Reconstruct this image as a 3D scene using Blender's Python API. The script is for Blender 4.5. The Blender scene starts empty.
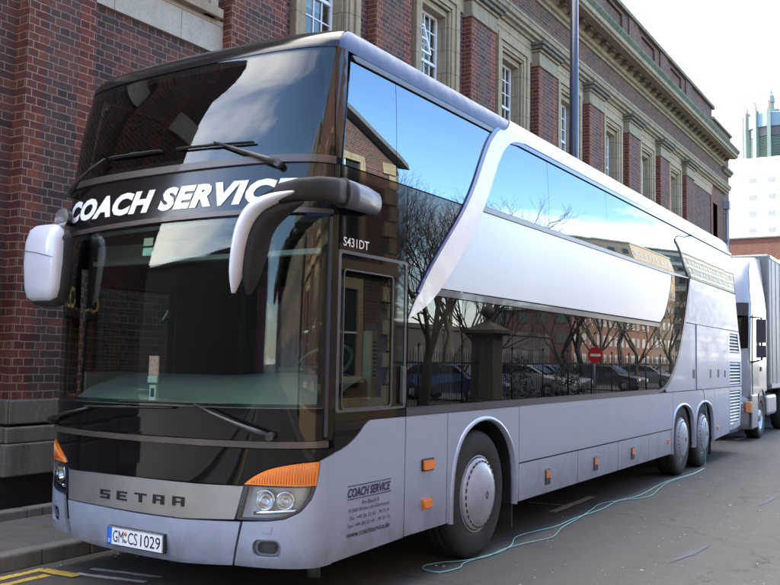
import bpy, bmesh, math, random
from mathutils import Vector, Matrix, noise
from mathutils.geometry import delaunay_2d_cdt
import bisect as _bs
R = math.radians
scene = bpy.context.scene
COL = scene.collection
random.seed(11)

# ------------------------------------------------------------------ camera
cam_d = bpy.data.cameras.new('camera'); cam = bpy.data.objects.new('camera', cam_d); COL.objects.link(cam)
_yaw, _pit, _rol = -0.5644, 0.0736, 0.0187
_fw = Vector((math.sin(_yaw)*math.cos(_pit), math.cos(_yaw)*math.cos(_pit), math.sin(_pit)))
_r = Vector((math.cos(_yaw), -math.sin(_yaw), 0)); _u = _r.cross(_fw)
_r2 = _r*math.cos(_rol)+_u*math.sin(_rol); _u2 = -_r*math.sin(_rol)+_u*math.cos(_rol)
cam.matrix_world = Matrix(((_r2.x, _u2.x, -_fw.x, 4.6058), (_r2.y, _u2.y, -_fw.y, -4.0237), (_r2.z, _u2.z, -_fw.z, 1.6595), (0, 0, 0, 1)))
cam_d.sensor_width = 36; cam_d.lens = 36*879.48/780
cam_d.clip_start = 0.05; cam_d.clip_end = 4000
scene.camera = cam

# ------------------------------------------------------------------ helpers
def tag(o, label=None, cat=None, group=None, kind=None):
    if label: o['label'] = label
    if cat: o['category'] = cat
    if group: o['group'] = group
    if kind: o['kind'] = kind
    return o

def empty(name, loc=(0, 0, 0), label=None, cat=None, group=None, rz=0):
    o = bpy.data.objects.new(name, None); COL.objects.link(o)
    o.location = loc; o.rotation_euler = (0, 0, rz); o.empty_display_size = 0.2
    return tag(o, label, cat, group)

class MB:
    """collects faces, builds ONE mesh object"""
    def __init__(s): s.v = []; s.f = []; s.m = []; s.sm = []
    def add(s, vs, fs, mi=0, smooth=False):
        b = len(s.v); s.v += [tuple(p) for p in vs]
        for f in fs: s.f.append([b+i for i in f]); s.m.append(mi); s.sm.append(smooth)
        return s
    def box(s, x0, x1, y0, y1, z0, z1, mi=0):
        if x0 > x1: x0, x1 = x1, x0
        if y0 > y1: y0, y1 = y1, y0
        if z0 > z1: z0, z1 = z1, z0
        vs = [(x0, y0, z0), (x1, y0, z0), (x1, y1, z0), (x0, y1, z0), (x0, y0, z1), (x1, y0, z1), (x1, y1, z1), (x0, y1, z1)]
        return s.add(vs, [(0, 3, 2, 1), (4, 5, 6, 7), (0, 1, 5, 4), (1, 2, 6, 5), (2, 3, 7, 6), (3, 0, 4, 7)], mi)
    def obox(s, c, sx, sy, sz, rot, mi=0):
        M = rot.to_matrix() if hasattr(rot, 'to_matrix') else rot
        vs = []
        for z in (-sz, sz):
            for x, y in ((-sx, -sy), (sx, -sy), (sx, sy), (-sx, sy)):
                vs.append(Vector(c)+M @ Vector((x/2, y/2, z/2)))
        return s.add(vs, [(0, 3, 2, 1), (4, 5, 6, 7), (0, 1, 5, 4), (1, 2, 6, 5), (2, 3, 7, 6), (3, 0, 4, 7)], mi)
    def prism(s, poly, lo, hi, axis='y', mi=0, smooth=False):
        # poly 2D; axis y: (x,z) ; axis x: (y,z) ; axis z: (x,y)
        def P(a, b, t): return {'y': (a, t, b), 'x': (t, a, b), 'z': (a, b, t)}[axis]
        n = len(poly); vs = [P(a, b, lo) for a, b in poly]+[P(a, b, hi) for a, b in poly]
        area = sum(poly[i][0]*poly[(i+1) % n][1]-poly[(i+1) % n][0]*poly[i][1] for i in range(n))
        flip = (area > 0) == (axis != 'y')   # ccw in (x,y) -> top face up
        A = list(range(n)); B = list(range(n, 2*n))
        if flip: fs = [A[::-1], B]
        else: fs = [A, B[::-1]]
        s.add(vs, fs, mi)
        side = []
        b = len(s.v)-2*n
        for i in range(n):
            j = (i+1) % n
            q = [b+i, b+j, b+n+j, b+n+i]
            if not flip: q = q[::-1]
            s.f.append(q); s.m.append(mi); s.sm.append(smooth)
        return s
    def tube(s, pts, r, n=8, mi=0, caps=True, smooth=True):
        pts = [Vector(p) for p in pts]; rr = r if isinstance(r, (list, tuple)) else [r]*len(pts)
        rings = []; prev = None
        for i, p in enumerate(pts):
            d = (pts[min(i+1, len(pts)-1)]-pts[max(i-1, 0)]).normalized()
            if prev is None:
                a = Vector((0, 0, 1)) if abs(d.z) < .9 else Vector((1, 0, 0))
                u = d.cross(a).normalized()
            else: u = (prev-d*prev.dot(d)).normalized()
            prev = u; w = d.cross(u)
            rings.append([p+(u*math.cos(2*math.pi*k/n)+w*math.sin(2*math.pi*k/n))*rr[i] for k in range(n)])
        b = len(s.v)
        for rg in rings: s.v += [tuple(q) for q in rg]
        for i in range(len(rings)-1):
            for k in range(n):
                k2 = (k+1) % n
                s.f.append([b+i*n+k, b+i*n+k2, b+(i+1)*n+k2, b+(i+1)*n+k]); s.m.append(mi); s.sm.append(smooth)
        if caps:
            s.f.append([b+k for k in range(n)][::-1]); s.m.append(mi); s.sm.append(False)
            e = b+(len(rings)-1)*n; s.f.append([e+k for k in range(n)]); s.m.append(mi); s.sm.append(False)
        return s
    def lathe(s, prof, c, axis='z', n=32, mi=0, smooth=True, a0=0, a1=2*math.pi):
        # prof: (t along axis, r)
        b = len(s.v); full = abs(a1-a0-2*math.pi) < 1e-6; m = n if full else n+1
        for t, r in prof:
            for k in range(m):
                a = a0+(a1-a0)*k/n; ca, sa = math.cos(a)*r, math.sin(a)*r
                q = {'z': (ca, sa, t), 'x': (t, ca, sa), 'y': (sa, t, ca)}[axis]
                s.v.append((c[0]+q[0], c[1]+q[1], c[2]+q[2]))
        for i in range(len(prof)-1):
            for k in range(n):
                k2 = (k+1) % m
                s.f.append([b+i*m+k, b+i*m+k2, b+(i+1)*m+k2, b+(i+1)*m+k]); s.m.append(mi); s.sm.append(smooth)
        return s
    def grid(s, rows, mi=0, smooth=True, closed=False):
        b = len(s.v); w = len(rows[0])
        for r_ in rows: s.v += [tuple(p) for p in r_]
        for i in range(len(rows)-1):
            for k in range(w if closed else w-1):
                k2 = (k+1) % w
                s.f.append([b+i*w+k, b+i*w+k2, b+(i+1)*w+k2, b+(i+1)*w+k]); s.m.append(mi); s.sm.append(smooth)
        return s
    def build(s, name, mats, parent=None, bevel=0, recalc=True, segs=2):
        me = bpy.data.meshes.new(name); me.from_pydata(s.v, [], s.f)
        mats = mats if isinstance(mats, (list, tuple)) else [mats]
        for m in mats: me.materials.append(m)
        for p, mi, sm_ in zip(me.polygons, s.m, s.sm): p.material_index = mi; p.use_smooth = sm_
        if recalc:
            bm = bmesh.new(); bm.from_mesh(me); bmesh.ops.remove_doubles(bm, verts=bm.verts, dist=1e-5)
            bmesh.ops.recalc_face_normals(bm, faces=bm.faces); bm.to_mesh(me); bm.free()
        me.update()
        o = bpy.data.objects.new(name, me); COL.objects.link(o)
        if parent is not None: o.parent = parent; o.location = (-Vector(wloc(parent)))
        if bevel:
            md = o.modifiers.new('bevel', 'BEVEL'); md.width = bevel; md.segments = segs; md.limit_method = 'ANGLE'; md.angle_limit = R(40)
        return o

def wloc(o):
    v = Vector(o.location); p = o.parent
    while p is not None: v = v+Vector(p.location); p = p.parent
    return v

def kids(o): return [c for c in bpy.data.objects if c.parent == o]
def copy_tree(o, parent=None):
    c = o.copy(); COL.objects.link(c); c.parent = parent
    for ch in [x for x in ALLKIDS.get(o.name, [])]: copy_tree(ch, c)
    return c
ALLKIDS = {}
def index_kids():
    ALLKIDS.clear()
    for x in bpy.data.objects:
        if x.parent: ALLKIDS.setdefault(x.parent.name, []).append(x)

def cr(pts, n=6, closed=False):
    out = []; N = len(pts)
    rng = range(N if closed else N-1)
    for i in rng:
        g = (lambda k: pts[k % N]) if closed else (lambda k: pts[min(max(k, 0), N-1)])
        p0, p1, p2, p3 = g(i-1), g(i), g(i+1), g(i+2)
        for k in range(n):
            t = k/n
            out.append(tuple(0.5*((2*b)+(-a+c)*t+(2*a-5*b+4*c-d)*t*t+(-a+3*b-3*c+d)*t**3) for a, b, c, d in zip(p0, p1, p2, p3)))
    if not closed: out.append(tuple(pts[-1]))
    return out

# ------------------------------------------------------------------ materials
def nt(name):
    m = bpy.data.materials.new(name); m.use_nodes = True; n = m.node_tree; n.nodes.clear()
    out = n.nodes.new('ShaderNodeOutputMaterial'); b = n.nodes.new('ShaderNodeBsdfPrincipled')
    n.links.new(b.outputs[0], out.inputs[0]); return m, n, b, out
def ramp(n, fac, stops):
    r = n.nodes.new('ShaderNodeValToRGB'); n.links.new(fac, r.inputs[0])
    el = r.color_ramp.elements
    while len(el) < len(stops): el.new(.5)
    for e, (p, c) in zip(el, stops): e.position = p; e.color = (c[0], c[1], c[2], 1) if isinstance(c, (tuple, list)) else (c, c, c, 1)
    return r.outputs[0]
def noise_n(n, scale, detail=4, rough=.55, vec=None, dist=0):
    t = n.nodes.new('ShaderNodeTexNoise'); t.inputs['Scale'].default_value = scale; t.inputs['Detail'].default_value = detail
    t.inputs['Roughness'].default_value = rough; t.inputs['Distortion'].default_value = dist
    if vec is not None: n.links.new(vec, t.inputs['Vector'])
    return t
def objco(n):
    t = n.nodes.new('ShaderNodeTexCoord'); return t.outputs['Object']
def mix(n, fac, a, b, mode='MIX'):
    x = n.nodes.new('ShaderNodeMix'); x.data_type = 'RGBA'; x.blend_type = mode
    for sock, v in ((x.inputs[0], fac), (x.inputs[6], a), (x.inputs[7], b)):
        if isinstance(v, (int, float)): sock.default_value = v
        elif isinstance(v, (tuple, list)): sock.default_value = (*v[:3], 1)
        else: n.links.new(v, sock)
    return x.outputs[2]
def bump(n, b, h, strength=.3, dist=.01):
    x = n.nodes.new('ShaderNodeBump'); x.inputs['Strength'].default_value = strength; x.inputs['Distance'].default_value = dist
    n.links.new(h, x.inputs['Height']); n.links.new(x.outputs[0], b.inputs['Normal']); return x
def simple(name, col, rough=.5, metal=0, var=.12, vscale=6, bmp=0, bscale=40, spec=.5, coat=0, coatr=.03, ior=None, rvar=0):
    m, n, b, out = nt(name); co = objco(n)
    t = noise_n(n, vscale, 5, .6, co)
    c0 = tuple(max(0, c*(1-var)) for c in col); c1 = tuple(min(1, c*(1+var)) for c in col)
    n.links.new(ramp(n, t.outputs[0], [(.3, c0), (.7, c1)]), b.inputs['Base Color'])
    b.inputs['Roughness'].default_value = rough; b.inputs['Metallic'].default_value = metal
    b.inputs['Specular IOR Level'].default_value = spec
    if ior: b.inputs['IOR'].default_value = ior
    if coat: b.inputs['Coat Weight'].default_value = coat; b.inputs['Coat Roughness'].default_value = coatr
    if rvar:
        t2 = noise_n(n, vscale*2.3, 4, .6, co); n.links.new(ramp(n, t2.outputs[0], [(.3, rough*(1-rvar)), (.7, min(1, rough*(1+rvar)))]), b.inputs['Roughness'])
    if bmp: bump(n, b, noise_n(n, bscale, 5, .6, co).outputs[0], bmp, .01)
    return m

def wallco(n):
    """(along the wall, height) from object position, whichever way the wall faces"""
    tc = n.nodes.new('ShaderNodeTexCoord'); sp = n.nodes.new('ShaderNodeSeparateXYZ'); n.links.new(tc.outputs['Object'], sp.inputs[0])
    sn = n.nodes.new('ShaderNodeSeparateXYZ'); n.links.new(tc.outputs['Normal'], sn.inputs[0])
    def M(op, a, b=None):
        x = n.nodes.new('ShaderNodeMath'); x.operation = op
        for i, v in enumerate((a, b)):
            if v is None: continue
            if isinstance(v, (int, float)): x.inputs[i].default_value = v
            else: n.links.new(v, x.inputs[i])
        return x.outputs[0]
    ax = M('GREATER_THAN', M('ABSOLUTE', sn.outputs[0]), .5)
    u = M('ADD', M('MULTIPLY', sp.outputs[1], ax), M('MULTIPLY', sp.outputs[0], M('SUBTRACT', 1.0, ax)))
    cb = n.nodes.new('ShaderNodeCombineXYZ'); n.links.new(u, cb.inputs[0]); n.links.new(sp.outputs[2], cb.inputs[1])
    return cb.outputs[0], tc.outputs['Object']

def brick(name, c1, c2, c3, mortar, dirt=.5, english=True):
    m, n, b, out = nt(name); uv, co = wallco(n)
    wob = noise_n(n, 7, 3, .6, co); wv = n.nodes.new('ShaderNodeVectorMath'); wv.operation = 'MULTIPLY_ADD'; n.links.new(wob.outputs['Color'], wv.inputs[0]); wv.inputs[1].default_value = (.022, .022, 0); n.links.new(uv, wv.inputs[2])
    t = n.nodes.new('ShaderNodeTexBrick'); n.links.new(wv.outputs[0], t.inputs['Vector'])
    t.inputs['Scale'].default_value = 1; t.inputs['Brick Width'].default_value = .25; t.inputs['Row Height'].default_value = .084
    t.inputs['Mortar Size'].default_value = .006; t.inputs['Mortar Smooth'].default_value = .25; t.inputs['Bias'].default_value = 0
    t.offset = .5; t.offset_frequency = 2
    if english: t.squash = .5; t.squash_frequency = 2
    t.inputs['Color1'].default_value = (0, 0, 0, 1); t.inputs['Color2'].default_value = (1, 1, 1, 1); t.inputs['Mortar'].default_value = (.5, .5, .5, 1)
    # per brick random grey -> colour
    big = noise_n(n, 1.4, 3, .6, co); fine = noise_n(n, 55, 5, .7, co)
    base = ramp(n, t.outputs['Color'], [(0.0, c1), (.22, c2), (.42, c3), (.6, c1), (.78, c2), (.9, c3), (1, tuple(v*.55 for v in c1))])
    base = mix(n, ramp(n, fine.outputs[0], [(.35, .0), (.65, .7)]), base, tuple(v*.4 for v in c2))
    soot = noise_n(n, 6, 5, .65, co); base = mix(n, ramp(n, soot.outputs[0], [(.4, .0), (.7, .45)]), base, tuple(v*.45 for v in c1))
    base = mix(n, ramp(n, big.outputs[0], [(.35, 0.0), (.7, dirt)]), base, tuple(v*.6 for v in c1))
    mps = n.nodes.new('ShaderNodeMapping'); mps.inputs['Scale'].default_value = (3.5, 3.5, .22); n.links.new(co, mps.inputs[0])
    run = noise_n(n, 1.3, 5, .65, mps.outputs[0]); base = mix(n, ramp(n, run.outputs[0], [(.5, .0), (.72, .55)]), base, (.045, .038, .036))
    mn = mix(n, noise_n(n, 9, 4, .6, co).outputs[0], tuple(v*.45 for v in mortar), mortar)
    col = mix(n, t.outputs['Fac'], base, mn)
    n.links.new(col, b.inputs['Base Color']); b.inputs['Roughness'].default_value = .9
    b.inputs['Specular IOR Level'].default_value = .25
    h = n.nodes.new('ShaderNodeMath'); h.operation = 'MULTIPLY_ADD'; n.links.new(t.outputs['Fac'], h.inputs[0]); h.inputs[1].default_value = -1.0
    n.links.new(fine.outputs[0], h.inputs[2]); bump(n, b, h.outputs[0], .7, .012)
    return m

def stone(name, col, dark, stain=.5, joints=True, jw=.9, jh=.45):
    m, n, b, out = nt(name); uv, co = wallco(n)
    t = noise_n(n, 3.0, 6, .65, co); t2 = noise_n(n, 30, 5, .7, co)
    mp = n.nodes.new('ShaderNodeMapping'); mp.inputs['Scale'].default_value = (4, 4, .5); n.links.new(co, mp.inputs[0])
    st = noise_n(n, 1.6, 4, .6, mp.outputs[0])
    c = mix(n, ramp(n, t.outputs[0], [(.3, 0.0), (.7, 1.0)]), tuple(v*.8 for v in col), col)
    c = mix(n, ramp(n, st.outputs[0], [(.45, 0.0), (.72, stain)]), c, dark)
    c = mix(n, ramp(n, t2.outputs[0], [(.35, 0.3), (.6, .0)]), c, dark)
    if joints:
        k = n.nodes.new('ShaderNodeTexBrick'); n.links.new(uv, k.inputs['Vector']); k.inputs['Scale'].default_value = 1
        k.inputs['Brick Width'].default_value = jw; k.inputs['Row Height'].default_value = jh; k.inputs['Mortar Size'].default_value = .005
        k.inputs['Mortar Smooth'].default_value = .3
        c = mix(n, k.outputs['Fac'], c, tuple(v*.5 for v in dark))
    n.links.new(c, b.inputs['Base Color']); b.inputs['Roughness'].default_value = .88; b.inputs['Specular IOR Level'].default_value = .25
    bump(n, b, t2.outputs[0], .35, .008)
    return m

def glassy(name, tint, rough=.0, wav=.0, wscale=1.5, spec=1.0, base=None, ior=1.5):
    """opaque privacy glass"""
    m, n, b, out = nt(name)
    b.inputs['Base Color'].default_value = (*tint, 1); b.inputs['Roughness'].default_value = rough
    b.inputs['Specular IOR Level'].default_value = spec; b.inputs['IOR'].default_value = ior
    if wav:
        co = objco(n); bump(n, b, noise_n(n, wscale, 1, .4, co).outputs[0], wav, .02)
    return m
def clearglass(name, tint, refl=1.5, wav=0, wscale=1.5):
    m = bpy.data.materials.new(name); m.use_nodes = True; n = m.node_tree; n.nodes.clear()
    out = n.nodes.new('ShaderNodeOutputMaterial'); tr = n.nodes.new('ShaderNodeBsdfTransparent'); tr.inputs[0].default_value = (*tint, 1)
    gl = n.nodes.new('ShaderNodeBsdfGlossy'); gl.inputs['Roughness'].default_value = .0; gl.inputs[0].default_value = (1, 1, 1, 1)
    fr = n.nodes.new('ShaderNodeFresnel')
    ge = n.nodes.new('ShaderNodeNewGeometry'); mr = n.nodes.new('ShaderNodeMapRange'); n.links.new(ge.outputs['Backfacing'], mr.inputs[0]); mr.inputs[3].default_value = refl; mr.inputs[4].default_value = 1/refl; n.links.new(mr.outputs[0], fr.inputs[0])
    mx = n.nodes.new('ShaderNodeMixShader'); n.links.new(fr.outputs[0], mx.inputs[0]); n.links.new(tr.outputs[0], mx.inputs[1]); n.links.new(gl.outputs[0], mx.inputs[2])
    n.links.new(mx.outputs[0], out.inputs[0])
    if wav:
        co = objco(n); x = n.nodes.new('ShaderNodeBump'); x.inputs['Strength'].default_value = wav; x.inputs['Distance'].default_value = .02
        n.links.new(noise_n(n, wscale, 1, .4, co).outputs[0], x.inputs['Height']); n.links.new(x.outputs[0], gl.inputs['Normal']); n.links.new(x.outputs[0], fr.inputs['Normal'])
    return m

def paint(name, col, metal=.55, rough=.32, coat=1.0, dirt=.15, wav=.0):
    m, n, b, out = nt(name); co = objco(n)
    big = noise_n(n, 1.1, 5, .6, co); fl = noise_n(n, 900, 2, .5, co)
    mp = n.nodes.new('ShaderNodeMapping'); mp.inputs['Scale'].default_value = (3, 3, 14); n.links.new(co, mp.inputs[0])
    c = mix(n, ramp(n, fl.outputs[0], [(.35, 0.), (.65, .25)]), col, tuple(min(1, v*1.25) for v in col))
    c = mix(n, ramp(n, big.outputs[0], [(.4, 0.), (.75, dirt)]), c, tuple(v*.62 for v in col))
    # road dust low down on the body
    sp = n.nodes.new('ShaderNodeSeparateXYZ'); n.links.new(co, sp.inputs[0])
    mr = n.nodes.new('ShaderNodeMapRange'); mr.inputs[1].default_value = .3; mr.inputs[2].default_value = .8; mr.inputs[3].default_value = 1; mr.inputs[4].default_value = 0
    n.links.new(sp.outputs[2], mr.inputs[0])
    d2 = n.nodes.new('ShaderNodeMath'); d2.operation = 'MULTIPLY'; n.links.new(mr.outputs[0], d2.inputs[0])
    n.links.new(ramp(n, noise_n(n, 5, 6, .7, co).outputs[0], [(.3, .2), (.7, .85)]), d2.inputs[1])
    c = mix(n, d2.outputs[0], c, (.16, .15, .14))
    n.links.new(c, b.inputs['Base Color']); b.inputs['Metallic'].default_value = metal
    n.links.new(ramp(n, noise_n(n, 7, 5, .6, co).outputs[0], [(.3, rough*.85), (.7, rough*1.2)]), b.inputs['Roughness'])
    b.inputs['Coat Weight'].default_value = coat; b.inputs['Coat Roughness'].default_value = .035; b.inputs['Coat IOR'].default_value = 1.5
    if wav:
        x = n.nodes.new('ShaderNodeBump'); x.inputs['Strength'].default_value = wav; x.inputs['Distance'].default_value = .02
        n.links.new(noise_n(n, 1.3, 2, .4, co).outputs[0], x.inputs['Height']); n.links.new(x.outputs[0], b.inputs['Coat Normal'])
    return m

def asphalt(name, c0=.045, c1=.075, pave=False):
    m, n, b, out = nt(name); co = objco(n)
    big = noise_n(n, .35, 5, .6, co); med = noise_n(n, 6, 6, .7, co); fine = noise_n(n, 110, 4, .75, co)
    mp = n.nodes.new('ShaderNodeMapping'); mp.inputs['Scale'].default_value = (1.6, .12, 1); n.links.new(co, mp.inputs[0])
    strk = noise_n(n, 1.5, 4, .6, mp.outputs[0])
    g = n.nodes.new('ShaderNodeMath'); g.operation = 'ADD'; n.links.new(big.outputs[0], g.inputs[0]); n.links.new(strk.outputs[0], g.inputs[1])
    c = ramp(n, g.outputs[0], [(.3, (c0, c0, c0*1.02)), (.9, (c1, c1*.99, c1*.98))])
    g2 = n.nodes.new('ShaderNodeMath'); g2.operation = 'MULTIPLY'; n.links.new(g.outputs[0], g2.inputs[0]); g2.inputs[1].default_value = .5
    c = ramp(n, g2.outputs[0], [(.35, (c0, c0, c0*1.02)), (.68, (c1, c1*.99, c1*.98))])
    c = mix(n, 1.0, c, (1.10, 1.0, .90), 'MULTIPLY'); c = mix(n, ramp(n, med.outputs[0], [(.35, .35), (.6, 0.)]), c, (c0*.6,)*3)
    c = mix(n, ramp(n, fine.outputs[0], [(.48, 0.), (.66, .75)]), c, (c1*2.6, c1*2.5, c1*2.4))
    # pale specks: gum, grit
    vo = n.nodes.new('ShaderNodeTexVoronoi'); vo.inputs['Scale'].default_value = 3.2; n.links.new(co, vo.inputs['Vector'])
    ds = n.nodes.new('ShaderNodeMath'); ds.operation = 'ADD'; n.links.new(vo.outputs['Distance'], ds.inputs[0])
    n2 = noise_n(n, 40, 2, .5, co); sc = n.nodes.new('ShaderNodeMath'); sc.operation = 'MULTIPLY'; sc.inputs[1].default_value = .06; n.links.new(n2.outputs[0], sc.inputs[0]); n.links.new(sc.outputs[0], ds.inputs[1])
    c = mix(n, ramp(n, ds.outputs[0], [(.052, .7), (.066, 0.)]), c, (.24, .23, .21))
    mp2 = n.nodes.new('ShaderNodeMapping'); mp2.inputs['Scale'].default_value = (3.2, 13, 1); mp2.inputs['Rotation'].default_value = (0, 0, .5); n.links.new(co, mp2.inputs[0])
    dn = noise_n(n, 1.0, 3, .5, mp2.outputs[0]); c = mix(n, ramp(n, dn.outputs[0], [(.70, .0), (.76, .6)]), c, (c0*.35,)*3)
    wv = noise_n(n, 1.2, 5, .6, co); vm = n.nodes.new('ShaderNodeVectorMath'); vm.operation = 'MULTIPLY_ADD'; n.links.new(wv.outputs['Color'], vm.inputs[0]); vm.inputs[1].default_value = (1.2, 1.2, 0); n.links.new(co, vm.inputs[2])
    ce = n.nodes.new('ShaderNodeTexVoronoi'); ce.feature = 'DISTANCE_TO_EDGE'; ce.inputs['Scale'].default_value = .28; n.links.new(vm.outputs[0], ce.inputs['Vector'])
    c = mix(n, ramp(n, ce.outputs[0], [(.0015, .65), (.004, .0)]), c, (c0*.3,)*3)
    oil = noise_n(n, .9, 3, .5, co); c = mix(n, ramp(n, oil.outputs[0], [(.62, .0), (.74, .4)]), c, (c0*.4,)*3)
    n.links.new(c, b.inputs['Base Color'])
    n.links.new(ramp(n, med.outputs[0], [(.3, .65), (.7, .9)]), b.inputs['Roughness'])
    b.inputs['Specular IOR Level'].default_value = .35
    bump(n, b, fine.outputs[0], .55, .006)
    return m

M = {}
M['brown_brick'] = brick('brown_brick', (.068, .052, .052), (.245, .095, .062), (.155, .085, .072), (.34, .26, .195), .35)
M['red_brick'] = brick('red_brick', (.13, .040, .030), (.33, .098, .052), (.235, .064, .040), (.40, .30, .21), .3)
M['far_brick'] = brick('far_brick', (.14, .05, .035), (.19, .065, .042), (.12, .042, .03), (.2, .16, .13), .2, False)
M['sandstone'] = stone('sandstone', (.41, .31, .19), (.14, .105, .065), .45)
M['pale_stone'] = stone('pale_stone', (.34, .275, .18), (.12, .095, .065), .6, True, 1.05, 2.0)
M['band_stone'] = stone('band_stone', (.56, .49, .375), (.25, .20, .14), .25, True, 1.05, 2.0)
M['dark_brick'] = simple('dark_brick', (.035, .030, .030), .9, var=.3)  # near-black: holds the basement recess's shade, keeps reflected walls dark
M['dark_stone'] = stone('dark_stone', (.20, .175, .14), (.05, .045, .035), .7, True, 1.3, 5)
M['sooty_stone'] = stone('sooty_stone', (.19, .165, .125), (.06, .06, .04), .8, False)
M['mossy_stone'] = stone('mossy_stone', (.15, .16, .11), (.05, .06, .04), .8, False)
M['white_wood'] = simple('white_wood', (.72, .72, .70), .45, var=.08, vscale=12)
M['house_glass'] = glassy('house_glass', (.025, .028, .03), .03, .12, 1.2, .7)
M['blind'] = simple('blind', (.55, .56, .56), .8, var=.15, vscale=3)
M['lead'] = simple('lead', (.09, .095, .10), .6, var=.3)
M['kerb'] = stone('kerb_stone', (.17, .165, .155), (.06, .058, .055), .5, True, .9, 9)
M['flags'] = stone('flag_stone', (.115, .115, .115), (.05, .05, .05), .4, False)
M['asphalt'] = asphalt('asphalt', .040, .070)
M['ground'] = asphalt('ground_cover', .05, .09)
M['cap_silver'] = simple('mirror_cap_silver', (.60, .62, .70), .3, metal=.15, var=.04, coat=.4)
M['white_line'] = simple('white_line', (.42, .41, .39), .8, var=.3, vscale=30, bmp=.3)
M['yellow_line'] = simple('yellow_line', (.50, .33, .06), .8, var=.3, vscale=30, bmp=.3)
M['blue_chalk'] = simple('blue_chalk', (.080, .088, .112), .95, var=.25, vscale=30)
M['silver'] = paint('silver_paint', (.355, .415, .55), .3, .38, .45, .08)
M['belt'] = simple('belt_paint', (.56, .59, .67), .30, metal=.55, var=.03, vscale=.6)
M['roof_sky'] = paint('roof_sky_blue', (.032, .070, .175), .0, .45, .0, .12)  # silver roof; the blue sky's reflection is put into its colour
M['white'] = simple('white_paint', (.88, .88, .88), .3, var=.03, coat=.6)
M['navy'] = simple('navy_paint', (.02, .02, .13), .3, var=.1, coat=.6)
M['navy_grey'] = simple('navy_grey_trim', (.040, .040, .060), .32, var=.1, coat=.5)
M['grey_trim'] = simple('grey_trim', (.30, .32, .34), .35, metal=.3, var=.08)
M['bronze_trim'] = simple('bronze_trim', (.085, .068, .060), .35, metal=.3, var=.15, coat=.3)
M['black_gloss'] = glassy('black_gloss', (.005, .005, .006), .03, .03, 1.2, .3)
M['smoke_panel'] = glassy('smoke_panel', (.010, .0095, .010), .14, .03, 1.2, .6)
M['privacy'] = glassy('privacy_glass', (.004, .005, .006), .0, .045, 1.1, .5, ior=3.0)
M['privacy'].node_tree.nodes['Principled BSDF'].inputs['Specular Tint'].default_value = (.66, .85, 1.0, 1)
M['privacy_low'] = glassy('privacy_glass_lower', (.004, .004, .005), .0, .045, 1.1, .34, ior=1.5)
M['windscreen'] = clearglass('windscreen_glass', (.79, .87, .835), 1.42, .02, 1.1)
M['up_windscreen'] = clearglass('upper_windscreen_glass', (.50, .53, .52), 1.60, .03, 1.0)
M['cab_glass'] = clearglass('cab_glass', (.55, .62, .58), 1.5, .03)
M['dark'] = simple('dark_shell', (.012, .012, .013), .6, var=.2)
M['rubber'] = simple('rubber', (.018, .018, .018), .7, var=.3, vscale=14, bmp=.2)
M['plastic'] = simple('black_plastic', (.022, .022, .024), .42, var=.2, vscale=20, bmp=.08, bscale=300)
M['grey_plastic'] = simple('grey_plastic', (.07, .07, .075), .38, var=.12, coat=.4)
M['steel'] = simple('brushed_steel', (.44, .44, .44), .40, metal=.85, var=.10, vscale=5)
M['chrome'] = simple('chrome', (.75, .75, .76), .08, metal=1, var=.04)
M['hubcap'] = simple('hubcap_paint', (.36, .39, .47), .42, metal=.2, var=.22, vscale=4, coat=.2)
M['amber'] = simple('amber_lens', (.85, .22, .015), .18, var=.08, coat=1)
M['amber_dim'] = simple('amber_reflector', (.62, .14, .02), .25, var=.2, coat=1)
M['tint_clear'] = clearglass('tinted_side_glass', (.42, .43, .42), 1.5, .04, 1.1)
M['skin'] = simple('skin', (.42, .22, .15), .55, var=.1)
M['coat'] = simple('dark_coat', (.02, .02, .022), .8, var=.2)
M['lamp_reflector'] = simple('lamp_reflector', (.72, .74, .78), .38, metal=.45, var=.05)
M['lamp_glass'] = clearglass('lamp_glass', (.92, .94, .96), 1.6)
M['arm_dark'] = simple('mirror_arm_dark', (.020, .019, .019), .65, var=.15, spec=.3)
M['arm_silver'] = simple('mirror_arm_silver', (.075, .09, .13), .45, metal=.1, var=.08, coat=.15)
M['dash'] = simple('dashboard_plastic', (.135, .15, .147), .6, var=.08)
M['dash_dark'] = simple('dashboard_dark', (.05, .055, .06), .6, var=.1)
M['curtain'] = simple('curtain_cloth', (.20, .05, .11), .8, var=.2)
M['wheel_grey'] = simple('steering_grey', (.16, .17, .17), .5, var=.1)
M['seat'] = simple('seat_fabric', (.14, .17, .30), .85, var=.3, vscale=30)
M['cream'] = simple('cream_lining', (.48, .45, .33), .7, var=.08)
M['tint_lining'] = simple('cab_lining', (.028, .030, .030), .8, var=.1)
M['cyan_hose'] = simple('cyan_hose', (.16, .42, .42), .45, var=.1)
M['ironblack'] = simple('iron_black', (.012, .012, .014), .45, var=.2, bmp=.1)
M['post_navy'] = simple('post_paint', (.022, .026, .05), .4, var=.15, vscale=8, coat=.3)
M['plate_white'] = simple('plate_white', (.72, .74, .78), .35, var=.04)
M['plate_blue'] = simple('plate_blue', (.02, .14, .62), .35, var=.04)
M['ink'] = simple('ink_black', (.01, .01, .015), .4, var=.05)
M['inkblue'] = simple('ink_navy', (.02, .022, .05), .4, var=.05)
M['pure_white'] = simple('lettering_white', (.88, .88, .88), .5, var=.02)
M['red'] = simple('sign_red', (.62, .02, .02), .4, var=.05)
M['conc_white'] = simple('white_render', (.62, .61, .59), .8, var=.04, vscale=.3)
M['copper'] = simple('verdigris', (.12, .18, .16), .7, var=.2, vscale=.2)
M['pale_green'] = simple('pale_green_concrete', (.15, .20, .185), .8, var=.15, vscale=.2)
M['pale_blue'] = simple('pale_blue_panel', (.10, .17, .23), .6, var=.08, vscale=.2)
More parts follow.
